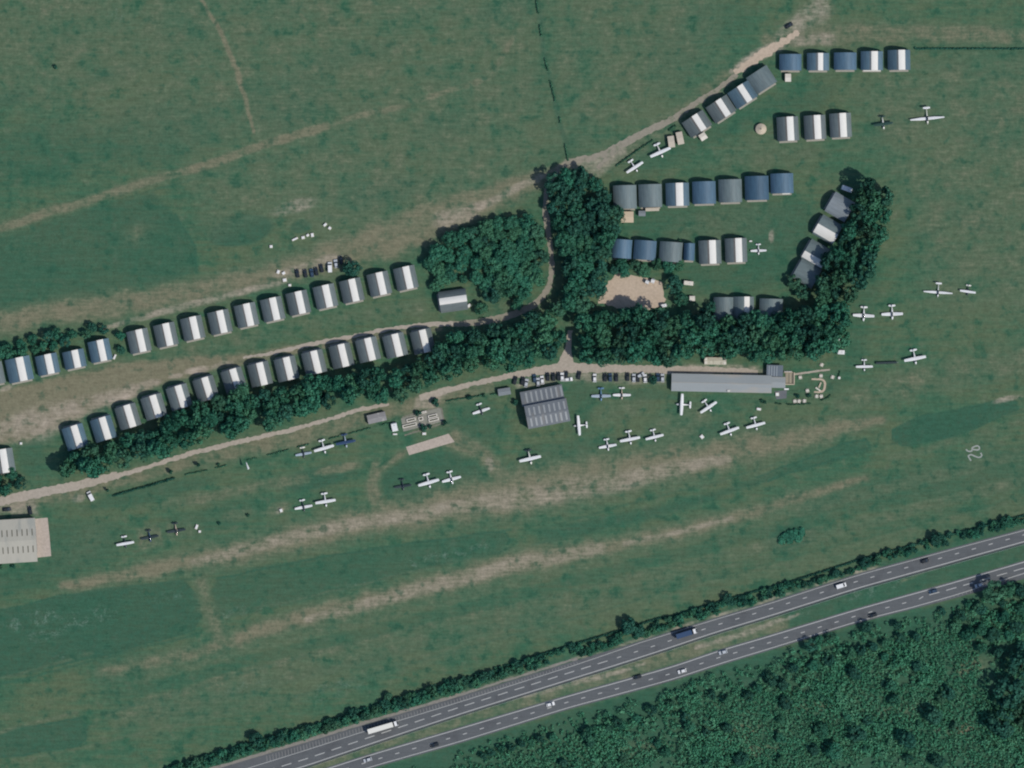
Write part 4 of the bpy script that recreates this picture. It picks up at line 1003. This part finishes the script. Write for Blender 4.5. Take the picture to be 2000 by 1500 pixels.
caravan('small white caravan nearest the east corner of the sandy clearing', 1275, 549, 9, 7, 70)
caravan('small white caravan, left of two at the top of the sandy clearing', 1264, 551, 8, 7, 60)
caravan('small white caravan at the lower right of the sandy clearing', 1296, 597, 12, 6, 10)

# round tent
o = thing('round_tent', 'round beige bell tent on the lawn beside three hangars', 'tent', 1486, 252, 0)
mb = MB(); n = 20
ring = lambda r, z: [(r * math.cos(2 * math.pi * k / n), r * math.sin(2 * math.pi * k / n), z) for k in range(n)]
mb.loft([ring(2.5, 0), ring(2.6, 1.4)]); mb.build('wall', OFFW, o)
mb = MB(); mb.loft([ring(2.85, 1.35), ring(2.7, 1.55), ring(1.2, 2.3), ring(.35, 2.75), ring(.3, 2.8)]); mb.build('roof', mat('canvas', srgb(186, 172, 150), .9, var=.1, scale=.8), o)
MB().loft([ring(.34, 2.8), ring(.3, 3.0)]).build('crown_ring', mat('dark_canvas', srgb(130, 118, 100), .9), o)

# walled garden planters
SOIL = mat('dark_soil', (.05, .06, .035), .95)
def planter(label, px, py, l, w, rot):
    o = thing('planter', label, 'planter', px, py, rot); l *= S; w *= S; mb = MB(); t = .42; h = .75
    mb.box((0, w / 2 - t / 2, h / 2), (l, t, h)); mb.box((0, -w / 2 + t / 2, h / 2), (l, t, h)); mb.box((-l / 2 + t / 2, 0, h / 2), (t, w - 2 * t - .01, h)); mb.box((l / 2 - t / 2, 0, h / 2), (t, w - 2 * t - .01, h))
    mb.build('frame', OFFW, o); MB().box((0, 0, .25), (l - 2 * t - .01, w - 2 * t - .01, .45)).build('soil', SOIL, o)
planter('long white framed planter, lower left in the walled garden', 800, 830.5, 28, 6, 13)
planter('short white framed planter, upper left in the walled garden', 803, 820, 18, 6, 13)
planter('small square planter in the middle of the walled garden', 822, 818, 9, 7, 13)
planter('narrow pale planter at the top of the walled garden', 828, 805, 10, 4, 13)
planter('white framed planter, lower right in the walled garden', 847, 819.5, 20, 6, 13)
planter('white framed planter, upper right in the walled garden', 845, 812.5, 18, 6, 13)
struct(mk('paved_garden', [(*W(*p), .025) for p in ((788, 843), (866, 823), (860, 796), (783, 817))], [(0, 1, 2, 3)], gravel_mat('garden_paving', srgb(140, 138, 126), srgb(126, 126, 116), srgb(110, 114, 100))))
for P_ in ([(786, 815, 3), (815, 806, 3), (858, 796, 3)], [(790, 850, 3), (830, 838, 3), (866, 826, 3)], [(862, 796, 3), (868, 826, 3)]):
    track('garden_path', P_, .022, gravel_mat('garden_path_grit', srgb(120, 118, 104), srgb(112, 112, 98), srgb(96, 104, 86)), .5, 3)

# picnic tables
tbl = None
TBL = [(1552.5, 783.5, 'westernmost of three picnic tables at the garden south edge'), (1560.5, 783.5, 'middle of three picnic tables at the garden south edge'), (1571, 783, 'easternmost of three picnic tables at the garden south edge'),
       (1595, 774, 'left picnic table of the pair below the square path'), (1604, 774, 'right picnic table of the pair below the square path'), (1577, 763, 'picnic table west of the forked timber seat'), (1603.5, 734, 'picnic table just above the square path'),
       (1626, 736.5, 'picnic table at the east side of the clubhouse garden'), (1605, 712.5, 'picnic table on the grass below the tree belt'), (1563, 737, 'picnic table beside the timber deck')]
for i, (x, y, lab) in enumerate(TBL):
    if tbl is None:
        tbl = o = thing('picnic_table', lab, 'picnic table', x, y, 8, 'picnic tables in the clubhouse garden')
        MB().box((0, 0, .74), (1.7, .85, .07)).build('tabletop', OFFW, o)
        for s in (-1, 1):
            MB().box((0, s * .72, .44), (1.7, .32, .06)).build('bench_seat', OFFW, o)
            MB().box((s * .6, 0, .36), (.1, 1.5, .70)).build('leg_frame', TIMD, o)
    else:
        o = copy_tree(tbl); o['label'] = lab; x_, y_ = W(x, y); o.location = (x_, y_, 0); o.rotation_euler = (0, 0, R(rnd.uniform(-20, 90)))

# white marker blocks and straw-white crates on the fields
def crate(label, px, py, a, b, rot, h=.8, m=None):
    o = thing('marker_block', label, 'marker', px, py, rot, 'white markers on the field')
    MB().box((0, 0, h / 2), (a * S, b * S, h), 0, .92).build('body', m or OFFW, o); MB().box((0, 0, h + .05), (a * S * .7, b * S * .7, .1)).build('cap', WHITE, o)
for a in (('westernmost of four pale markers by the dark green oval', 576, 467, 13, 4, 25), ('brightest white marker below the dark green oval', 592, 464, 7, 6, 10), ('third pale marker below the dark green oval', 601, 459.5, 6, 5, 30),
          ('easternmost pale marker below the dark green oval', 610, 459, 6, 8, 10), ('upper pale marker by the small dark oval', 635, 439, 8, 5, 40), ('lower pale marker by the small dark oval', 644, 445.5, 6, 6, 50), ('lone pale marker left of the others', 529.5, 481.5, 6, 6, 0),
          ('upper white marker at the west end of the parked cars', 543.5, 531, 6, 8, -20), ('white marker right next to the westernmost parked car', 554, 533.5, 7, 6, 30), ('square white marker north of the sixth grey hangar', 556, 547, 8, 7, 10), ('white marker at the end of the grey track', 566, 557, 6, 5, 0),
          ('tiny white marker beside the eastern tree belt end', 1640, 663, 5, 5, 20), ('pale marker on the grass beside the planes right of the tan planes', 384, 1029, 5, 10, -20), ('pale marker, lower one beside the dark western planes', 390, 1038, 5, 5, 0),
          ('small white marker below the walled garden', 828.5, 847, 8, 5, 0), ('small white marker below the garden caravan', 771.5, 848, 9, 3, 0), ('pale blue grey marker on the grass below the clubhouse planes', 1371, 853, 7, 8, 40), ('small white marker left of the western pair of white planes', 549, 997, 6, 7, 20),
          ('white marker beside the last blue western hangar', 224, 697, 4, 11, -25), ('small pale marker on the grass below the clubhouse', 1482, 799, 9, 5, -10), ('tiny pale marker at the garden east hedge', 1639, 738, 5, 5, 0), ('small pale box by the clubhouse corner', 1518, 770, 7, 7, 0), ('tiny white marker on the lawn above the clearing planes', 1466, 471, 6, 3, 0),
          ('white marker at the left edge lawn above the gravel track', 41, 866, 5, 5, 0), ('pale marker beside the lone sideways hangar', 916, 597, 8, 6, 40)):
    crate(*a)

# windsock
o = thing('windsock', 'slim white windsock on a pole in the grass below the track', 'windsock', 486, 916, 15)
MB().cyl((0, 0, 0), (0, 0, 5.5), .07, .05).build('pole', WHITE, o)
MB().cyl((0, 0, 5.3), (-.3, 3.6, 4.6), .55, .16, 12).build('sock', mat('sock_fabric', (.78, .77, .74), .8), o)

# runway number painted in the turf
CHALK = mat('chalk_marking', srgb(150, 153, 146), .95, var=.16, scale=.5)
dz = lambda P: [(1820 + x / 11.111, 820 + y / 11.111) for x, y in P]
for nm, P in (('runway_number', [(850, 888), (786, 785), (800, 772), (855, 752), (930, 788), (1010, 818), (1068, 805), (1090, 770), (1058, 715)]),
              ('runway_number', [(740, 640), (780, 680), (840, 688), (878, 665), (868, 615), (920, 580), (990, 560), (1030, 585), (1035, 630), (1000, 655), (940, 648), (885, 640)])):
    Q = np.array(dz(P)); Q = resample(np.c_[Q, np.zeros(len(Q))], 1.5)[:, :2]
    Q[1:-1] = (Q[:-2] + 4 * Q[1:-1] + Q[2:]) / 6
    line(Q, 2.7, .02, nm, CHALK)

# ------------------------------------------------------------------ aircraft
def paint(name, c): return mat('paint_' + name, c, .35, var=.03, scale=.5, spec=.5)
PC = {'white': paint('white', (.70, .695, .67)), 'cream': paint('cream', (.70, .68, .60)), 'dark': paint('dark', (.030, .045, .045)), 'navy': paint('navy', (.03, .06, .12)), 'grey': paint('grey', (.34, .40, .45)),
      'green': paint('dark_green', (.025, .06, .045)), 'tan': paint('tan', (.42, .34, .25)), 'blue': paint('blue', (.10, .20, .30)), 'red': paint('red', (.28, .04, .03))}
GLASS = mat('canopy_glass', (.02, .03, .04), .1, spec=.6); TYRE = mat('tyre', (.02, .02, .02), .9); PROP = mat('propeller', (.04, .04, .04), .5)

def aero(span, xr, chord_r, chord_t, z0, dih, sweep=0.0, th=.12):
    """one wing half per side: returns MB for side s"""
    def half(s):
        mb = MB(); rings = []
        for f in (0.0, .35, .75, .96, 1.0):
            x = s * (xr + (span / 2 - xr) * f)
            c = chord_r + (chord_t - chord_r) * max(0, (f - .35) / .65)
            if f == 1.0: c *= .72
            y = -sweep * f
            zc = z0 + dih * f; tt = th * c * (1 if f < .95 else .5)
            rings.append([(x, y + c * .42, zc), (x, y + c * .22, zc + tt * .8), (x, y - c * .2, zc + tt * .6), (x, y - c * .58, zc), (x, y - c * .2, zc - tt * .25), (x, y + c * .22, zc - tt * .35)])
        mb.loft(rings if s > 0 else rings[::-1]); return mb
    return half
def plane_proto(kind, cw, cf, ct=None):
    """cw wing colour, cf fuselage colour, ct tail colour. nose = +y"""
    ct = ct or cf
    o = bpy.data.objects.new('light_aircraft' if kind != 'glider' else 'motor_glider', None); COL.objects.link(o)
    hi = kind == 'high'; gl = kind == 'glider'
    # fuselage stations: y, half width, bottom z, top z
    st = [(2.55, .16, .95, 1.25), (2.35, .40, .75, 1.42), (1.6, .50, .62, 1.52), (.9, .56, .55, 1.72 if hi else 1.55), (.2, .58, .52, 2.0 if hi else 1.60), (-.9, .54, .58, 1.98 if hi else 1.55), (-1.9, .38, .78, 1.62 if hi else 1.42), (-3.4, .20, 1.02, 1.36), (-4.7, .09, 1.15, 1.32)]
    if gl: st = [(2.3, .12, .9, 1.15), (2.1, .32, .75, 1.3), (1.2, .44, .6, 1.5), (.2, .46, .55, 1.6), (-.9, .34, .7, 1.45), (-2.2, .2, .95, 1.32), (-4.0, .14, 1.05, 1.3), (-5.4, .09, 1.12, 1.3)]
    rings = []
    for y, hw, zb, zt in st:
        zm = (zb + zt) / 2; hh = (zt - zb) / 2
        rings.append([(hw * math.copysign(abs(math.cos(a)) ** .7, math.cos(a)), y, zm + hh * math.copysign(abs(math.sin(a)) ** .7, math.sin(a))) for a in [2 * math.pi * k / 12 for k in range(12)]])
    fus = MB().loft(rings[::-1]).build('fuselage', PC[cf], o, True)
    span = 11.0 if kind != 'glider' else 16.5
    zw = 2.06 if hi else (.82 if not gl else .95)
    half = aero(span, .0 if hi else .42, 1.62 if hi else 1.7 if not gl else 1.35, (1.22 if hi else 1.15) if not gl else .55, zw, .18 if hi else .5, .05)
    for s in (-1, 1): half(s).build('wing', PC[cw], o)
    tz = 1.28 if not gl else 2.3
    ty = -4.35 if not gl else -5.1
    ht = aero(3.5 if not gl else 3.4, .05, 1.0, .72, tz, 0, .1, .08)
    for s in (-1, 1):
        q = ht(s).build('tailplane', PC[ct], o); q.location.y = ty
    y0 = ty + .75
    fin = [(y0, 1.3), (y0 - .75, 2.35), (y0 - 1.25, 2.4), (y0 - 1.3, 1.25)]
    MB().loft([[(-.05, y, z) for y, z in fin], [(.05, y, z) for y, z in fin]]).build('fin', PC[ct], o)
    if hi:
        MB().loft([[(-.5, 1.5, 1.53), (.5, 1.5, 1.53), (.5, .82, 2.03), (-.5, .82, 2.03)], [(-.5, 1.53, 1.56), (.5, 1.53, 1.56), (.5, .86, 2.06), (-.5, .86, 2.06)]]).build('windscreen', GLASS, fus)
        for s in (-1, 1):
            MB().cyl((s * .5, .3, .7), (s * 2.6, .25, 2.05), .05, None, 6).build('wing_strut', PC[cw], o)
    else:
        cn = [(1.25, .30, 1.5), (.7, .46, 1.5), (-.3, .46, 1.48), (-1.3, .26, 1.46)]; hts = [.05, .48, .50, .06]
        rings = [[(hw * math.cos(a), y, zb + h * math.sin(a)) for a in [math.pi * k / 8 for k in range(9)]] for (y, hw, zb), h in zip(cn, hts)]
        MB().loft(rings[::-1]).build('canopy', GLASS, fus, True)
    MB().loft([[(0.95, 2.63, 1.04), (0.95, 2.63, 1.16), (-.95, 2.63, 1.16), (-.95, 2.63, 1.04)], [(0.95, 2.67, 1.04), (0.95, 2.67, 1.16), (-.95, 2.67, 1.16), (-.95, 2.67, 1.04)]]).build('propeller', PROP, o)
    MB().cyl((0, 2.5, 1.1), (0, 2.85, 1.1), .17, .04, 10).build('spinner', PC[cf], o)
    for x, y in ((-1.15, -.35), (1.15, -.35), (0, 1.95)):
        MB().cyl((x - .08, y, .2), (x + .08, y, .2), .2, None, 10).build('wheel', TYRE, o)
        MB().cyl((x, y, .25), (x * .4, y, .75), .05, None, 6).build('undercarriage_leg', PC[cf], o)
    return o
PP = {}
def aircraft(kind, cols, px, py, span_px, slope, label, group, nose='S'):
    """slope: degrees the wing rises to the right in the picture; nose S or W"""
    key = (kind, cols)
    if key not in PP: PP[key] = o = plane_proto(kind, *cols)
    else: o = copy_tree(PP[key])
    s = span_px * S / (11.0 if kind != 'glider' else 16.5)
    x, y = W(px, py); o.location = (x, y, 0); o.scale = (s, s, s)
    o.rotation_euler = (0, 0, R(180 + slope) if nose == 'S' else R(90 + slope))
    return tag(o, label, 'aircraft', group)
W3 = ('white', 'white', 'white'); WD = ('white', 'dark', 'white')
GP = 'aircraft parked along the flight line'
for a in (('low', ('white', 'dark', 'white'), 940, 803, 35, 18, 'white plane with dark fuselage alone west of the big ribbed hangar'),
          ('high', ('white', 'cream', 'dark'), 1035.5, 896.5, 43, 13, 'white winged plane with a dark tail below the big ribbed hangar'),
          ('high', W3, 1130, 831, 39, 5, 'white plane facing west beside the big ribbed hangar doors', 'W'),
          ('low', ('grey', 'blue', 'blue'), 1174, 774, 38, 1, 'blue grey plane below the parked cars'),
          ('low', ('white', 'tan', 'white'), 1214.5, 772, 35, 0, 'white low winged plane right of the blue grey one'),
          ('low', W3, 1187, 872, 35, 10, 'westernmost white plane of the slanting group of three'),
          ('high', W3, 1230.5, 858.5, 40, 11, 'middle and widest white plane of the slanting group of three'),
          ('high', W3, 1278.5, 854, 36, 14, 'easternmost white plane of the slanting group of three'),
          ('high', W3, 1331, 790, 42, -3, 'white plane facing west just below the clubhouse', 'W'),
          ('high', W3, 1384, 796, 38, 34, 'white plane turned steeply just below the clubhouse'),
          ('high', W3, 1425, 842, 39, 20, 'left white plane of the pair south of the clubhouse'),
          ('high', W3, 1476, 831, 38, 15, 'right white plane of the pair south of the clubhouse'),
          ('low', W3, 1686.7, 617, 42, -3, 'left white plane of the pair east of the tree belt'),
          ('low', W3, 1742.5, 614, 42, 2, 'right white plane of the pair east of the tree belt'),
          ('glider', W3, 1832, 571.5, 57, -4, 'long winged white motor glider in the eastern field'),
          ('high', ('white', 'dark', 'cream'), 1890, 570, 31, -8, 'small white plane with dark fuselage next to the eastern motor glider'),
          ('high', W3, 1688, 716.5, 33, 1, 'small white plane at the west end of the lower eastern group'),
          ('high', W3, 1787, 701, 43, 11, 'white plane at the east end of the lower eastern group'),
          ('high', ('green', 'cream', 'green'), 1725, 243, 38, 8, 'dark green winged plane in the field right of three hangars'),
          ('glider', ('white', 'cream', 'white'), 1811, 232, 67, 5, 'very long winged white motor glider at upper right'),
          ('high', ('white', 'cream', 'white'), 1290, 298, 43, 24, 'white plane beside the two beige sheds'),
          ('high', W3, 1240, 327.5, 38, 33, 'white plane parked nearest the lane junction'),
          ('low', W3, 1481.5, 490, 31, 2, 'small white plane on the lawn beside the striped grey hangar'),
          ('low', ('grey', 'dark', 'cream'), 593, 887, 32, 10, 'pale grey plane with dark fuselage west of the hedge line pair'),
          ('high', W3, 633, 876, 40, 16, 'white plane between the pale grey plane and the navy one'),
          ('high', ('navy', 'grey', 'navy'), 675.5, 864.5, 39, 11, 'dark navy plane at the east end of its row of three'),
          ('low', WD, 593, 991, 35, 11, 'white plane with a dark nose, left of the western runway pair'),
          ('high', W3, 636, 980, 40, 9, 'all white plane, right of the western runway pair'),
          ('low', ('dark', 'dark', 'dark'), 787, 950, 34, 9, 'black plane left of two white ones on the grass island'),
          ('high', W3, 837.5, 943, 42, 16, 'larger white plane in the middle of the grass island'),
          ('low', W3, 882, 936.5, 38, 15, 'white plane at the right of the grass island'),
          ('high', ('white', 'dark', 'white'), 245, 1062, 35, 10, 'white winged plane at the west end of the lower left three'),
          ('low', ('dark', 'navy', 'dark'), 293, 1050, 35, 11, 'dark blue plane in the middle of the lower left three'),
          ('low', ('dark', 'tan', 'dark'), 344.5, 1037, 37, 9, 'dark winged plane with tan fuselage at lower left')):
    aircraft(a[0], a[1], a[2], a[3], a[4], a[5], a[6], GP, a[7] if len(a) > 7 else 'S')
# long dark glider trailer
o = thing('glider_trailer', 'long thin dark trailer on the grass between two white planes', 'trailer', 1731, 708.5, 2)
pr = [(-.55, .45), (-.6, 1.0), (-.3, 1.35), (.3, 1.35), (.6, 1.0), (.55, .45)]
MB().loft([[(x, y * 1.0, z) for y, z in pr] for x in (-5.3, -4.9, 4.6, 5.3)]).build('body', PC['dark'], o)
for s in (-1, 1): MB().cyl((.2, s * .6, .3), (.2, s * .75, .3), .3, None, 10).build('wheel', TYRE, o)
MB().box((5.8, 0, .5), (1.0, .12, .1)).build('hitch', MATS['galvanised'], o)

# ------------------------------------------------------------------ cars and lorries
def car_proto(cname, van=False):
    o = bpy.data.objects.new('van' if van else 'car', None); COL.objects.link(o)
    body = PC[cname]
    L, Wd, H = (4.3, 1.78, 1.45) if not van else (5.2, 2.0, 2.1)
    pr = [(-L / 2, .35), (-L / 2, .82), (-L / 2 + .25, .92), (L / 2 - 1.0, .92), (L / 2 - .1, .75), (L / 2, .55), (L / 2, .35)] if not van else [(-L / 2, .35), (-L / 2, H - .2), (-L / 2 + .1, H), (L / 2 - 1.6, H), (L / 2 - .8, 1.15), (L / 2 - .05, .95), (L / 2, .35)]
    ring = lambda y, k: [(x * k, y, z) for x, z in pr]
    MB().loft([ring(-Wd / 2, .97), ring(-Wd / 2 + .12, 1), ring(Wd / 2 - .12, 1), ring(Wd / 2, .97)][::-1]).build('body', body, o)
    if not van:
        base = [(-L / 2 + .3, .9), (-L / 2 + .75, H - .05), (.35, H - .03), (1.05, .9)]
        MB().loft([[(x, -Wd / 2 + .1 + (.12 if z > 1 else 0), z) for x, z in base], [(x, Wd / 2 - .1 - (.12 if z > 1 else 0), z) for x, z in base]][::-1]).build('window', GLASS, o)
        MB().box((-.62, 0, H - .01), (1.75, Wd - .5, .06)).build('roof', body, o)
    else:
        MB().loft([[(L / 2 - 1.55, -.8, H - .03), (L / 2 - .82, -.8, 1.2), (L / 2 - .82, .8, 1.2), (L / 2 - 1.55, .8, H - .03)], [(L / 2 - 1.52, -.8, H + .0), (L / 2 - .79, -.8, 1.23), (L / 2 - .79, .8, 1.23), (L / 2 - 1.52, .8, H + .0)]]).build('windscreen', GLASS, o)
    for x in (-L * .3, L * .31):
        for s in (-1, 1): MB().cyl((x, s * (Wd / 2 - .2), .32), (x, s * (Wd / 2 + .01), .32), .32, None, 12).build('wheel', TYRE, o)
    for s in (-1, 1): MB().box((L / 2 - .02, s * Wd * .33, .66), (.08, .3, .12)).build('headlight', mat('headlamp', (.7, .7, .68), .2), o)
    return o
CP = {}
def car(col, px, py, rot, label, group=None, van=False):
    k = (col, van)
    if k not in CP: CP[k] = o = car_proto(col, van)
    else: o = copy_tree(CP[k])
    x, y = W(px, py); o.location = (x, y, .03 if group == GT else 0); o.rotation_euler = (0, 0, R(rot))
    return tag(o, label, 'van' if van else 'car', group)
PC['silver'] = paint('silver', (.45, .47, .48)); PC['black'] = paint('black', (.018, .022, .024)); PC['dblue'] = paint('deep_blue', (.03, .06, .10))
GT = 'vehicles on the dual carriageway'
for c, x, y, r, lab, v in (('white', 1075, 1375.5, 16, 'silver white car at the lower left of the lower carriageway, above the scrub edge', False), ('black', 1245, 1322, 196, 'dark car between two pale ones on the lower carriageway', False),
                           ('white', 1332, 1311, 196, 'bright white car on the lower carriageway', False), ('silver', 1412, 1274, 196, 'silver car on the inner lane of the lower carriageway', False), ('white', 1643, 1144, 17, 'white van on the upper carriageway', True),
                           ('black', 1807, 1095.5, 16, 'dark car at the right on the upper carriageway', False), ('black', 1705, 1202, 197, 'dark car in the outer lane of the lower carriageway', False), ('dblue', 1822, 1155, 196, 'dark blue car at the right on the lower carriageway', False),
                           ('silver', 1912, 1143, 196, 'pale car beside the broad overhanging tree', False), ('black', 849, 1455, 197, 'dark car at lower left on the lower carriageway', False), ('silver', 718, 1484, 197, 'pale car at the bottom edge of the lower carriageway', False)):
    car(c, x, y, r, lab, GT, v)
def lorry(label, px, py, rot, boxcol, cabcol, L=12.6):
    o = thing('articulated_lorry', label, 'lorry', px, py, rot, GT, .03)
    MB().box((-1.6, 0, 2.55), (L, 2.5, 2.75)).build('trailer', PC[boxcol], o)
    MB().box((-1.6, 0, 1.05), (L - .4, 1.2, .2)).build('chassis', PC['black'], o)
    xc = -1.6 + L / 2 + 1.75
    pr = [(xc - 1.0, .6), (xc - 1.0, 3.4), (xc + .2, 3.3), (xc + .95, 1.9), (xc + 1.0, .6)]
    cb = MB().loft([[(x, -1.2, z) for x, z in pr], [(x, 1.2, z) for x, z in pr]][::-1]).build('cab', PC[cabcol], o)
    MB().loft([[(xc + .28, -1.0, 3.2), (xc + .93, -1.0, 2.0), (xc + .93, 1.0, 2.0), (xc + .28, 1.0, 3.2)], [(xc + .31, -1.0, 3.23), (xc + .96, -1.0, 2.03), (xc + .96, 1.0, 2.03), (xc + .31, 1.0, 3.23)]]).build('windscreen', GLASS, cb)
    MB().box((xc - 1.25, 0, .8), (.5, 1.6, .3)).build('coupling', PC['black'], o)
    for x in (-1.6 - L / 2 + 1.6, -1.6 - L / 2 + 2.9, -1.6 - L / 2 + 4.2, xc - 1.5, xc + .3):
        for s in (-1, 1): MB().cyl((x, s * .9, .5), (x, s * 1.24, .5), .5, None, 12).build('wheel', TYRE, o)
lorry('long white articulated lorry on the upper carriageway', 749, 1420, 16.5, 'cream', 'white', 13.2)
lorry('dark lorry with a white cab on the upper carriageway', 1342, 1237, 17, 'navy', 'white', 8.2)
car('white', 177, 969, 118, 'white van parked on the tan patch below the gravel track', None, True)
car('black', 1541, 50, 30, 'dark car raising dust on the track at the top right', None)
car('black', 14, 995, 5, 'dark car behind the big pale hangar at the left edge', None)
car('black', 59, 997, 100, 'dark car beside the corner of the big pale hangar', None)
GK = 'cars in the southern car park'
CK = [(1006, 743, 'black', 75), (1021, 744, 'black', 80), (1028, 748, 'silver', 80), (1044, 739, 'dblue', 95), (1051, 746, 'silver', 92), (1059, 742, 'white', 95), (1070, 736, 'black', 92), (1081, 736, 'black', 92), (1091, 735, 'black', 90), (1098, 736, 'white', 90), (1106, 733, 'black', 88),
      (1110, 741, 'white', 5), (1131, 733, 'black', 80), (1161.5, 738, 'white', 90), (1182, 737, 'black', 90), (1192, 737, 'dblue', 90), (1204, 737, 'black', 90), (1226, 736, 'black', 90), (1238, 738, 'silver', 90), (1246, 738, 'black', 90), (1251, 733, 'silver', 30), (1260, 739, 'white', 95), (1285, 737, 'dblue', 90), (1294, 738, 'silver', 90)]
CN = {'black': 'dark', 'white': 'white', 'silver': 'silver', 'dblue': 'dark blue'}
cnt = {}
for x, y, c, r in CK:
    g = 'north of the big ribbed hangar' if x < 1140 else 'west of the clubhouse'
    k = (c, g); cnt[k] = cnt.get(k, 0) + 1
    tot = sum(1 for q in CK if q[2] == c and (q[0] < 1140) == (x < 1140))
    car(c, x, y, r, ('only %s car %s' % (CN[c], g)) if tot == 1 else '%s car %s, %s %s one counted from the west' % (CN[c], g, ORD[cnt[k] - 1], CN[c]), GK)
GN = 'cars parked above the upper western hangars'
CK2 = [(581, 534, 'black', 100), (596.5, 534, 'black', 100), (609, 533, 'dblue', 100), (618, 530, 'black', 100), (628, 524, 'black', 102), (644.5, 522, 'white', 92), (656, 515, 'silver', 98), (666, 508, 'black', 104)]
for i, (x, y, c, r) in enumerate(CK2):
    lab = ('westernmost dark car', 'second dark car from the west', 'only dark blue car', 'third black car from the west', 'dark car just left of the white van', 'white van', 'silver car right of the white van', 'dark car beside the round tree')[i]
    car(c, x, y, r, lab + ' in the row above the grey hangars', GN, c == 'white')
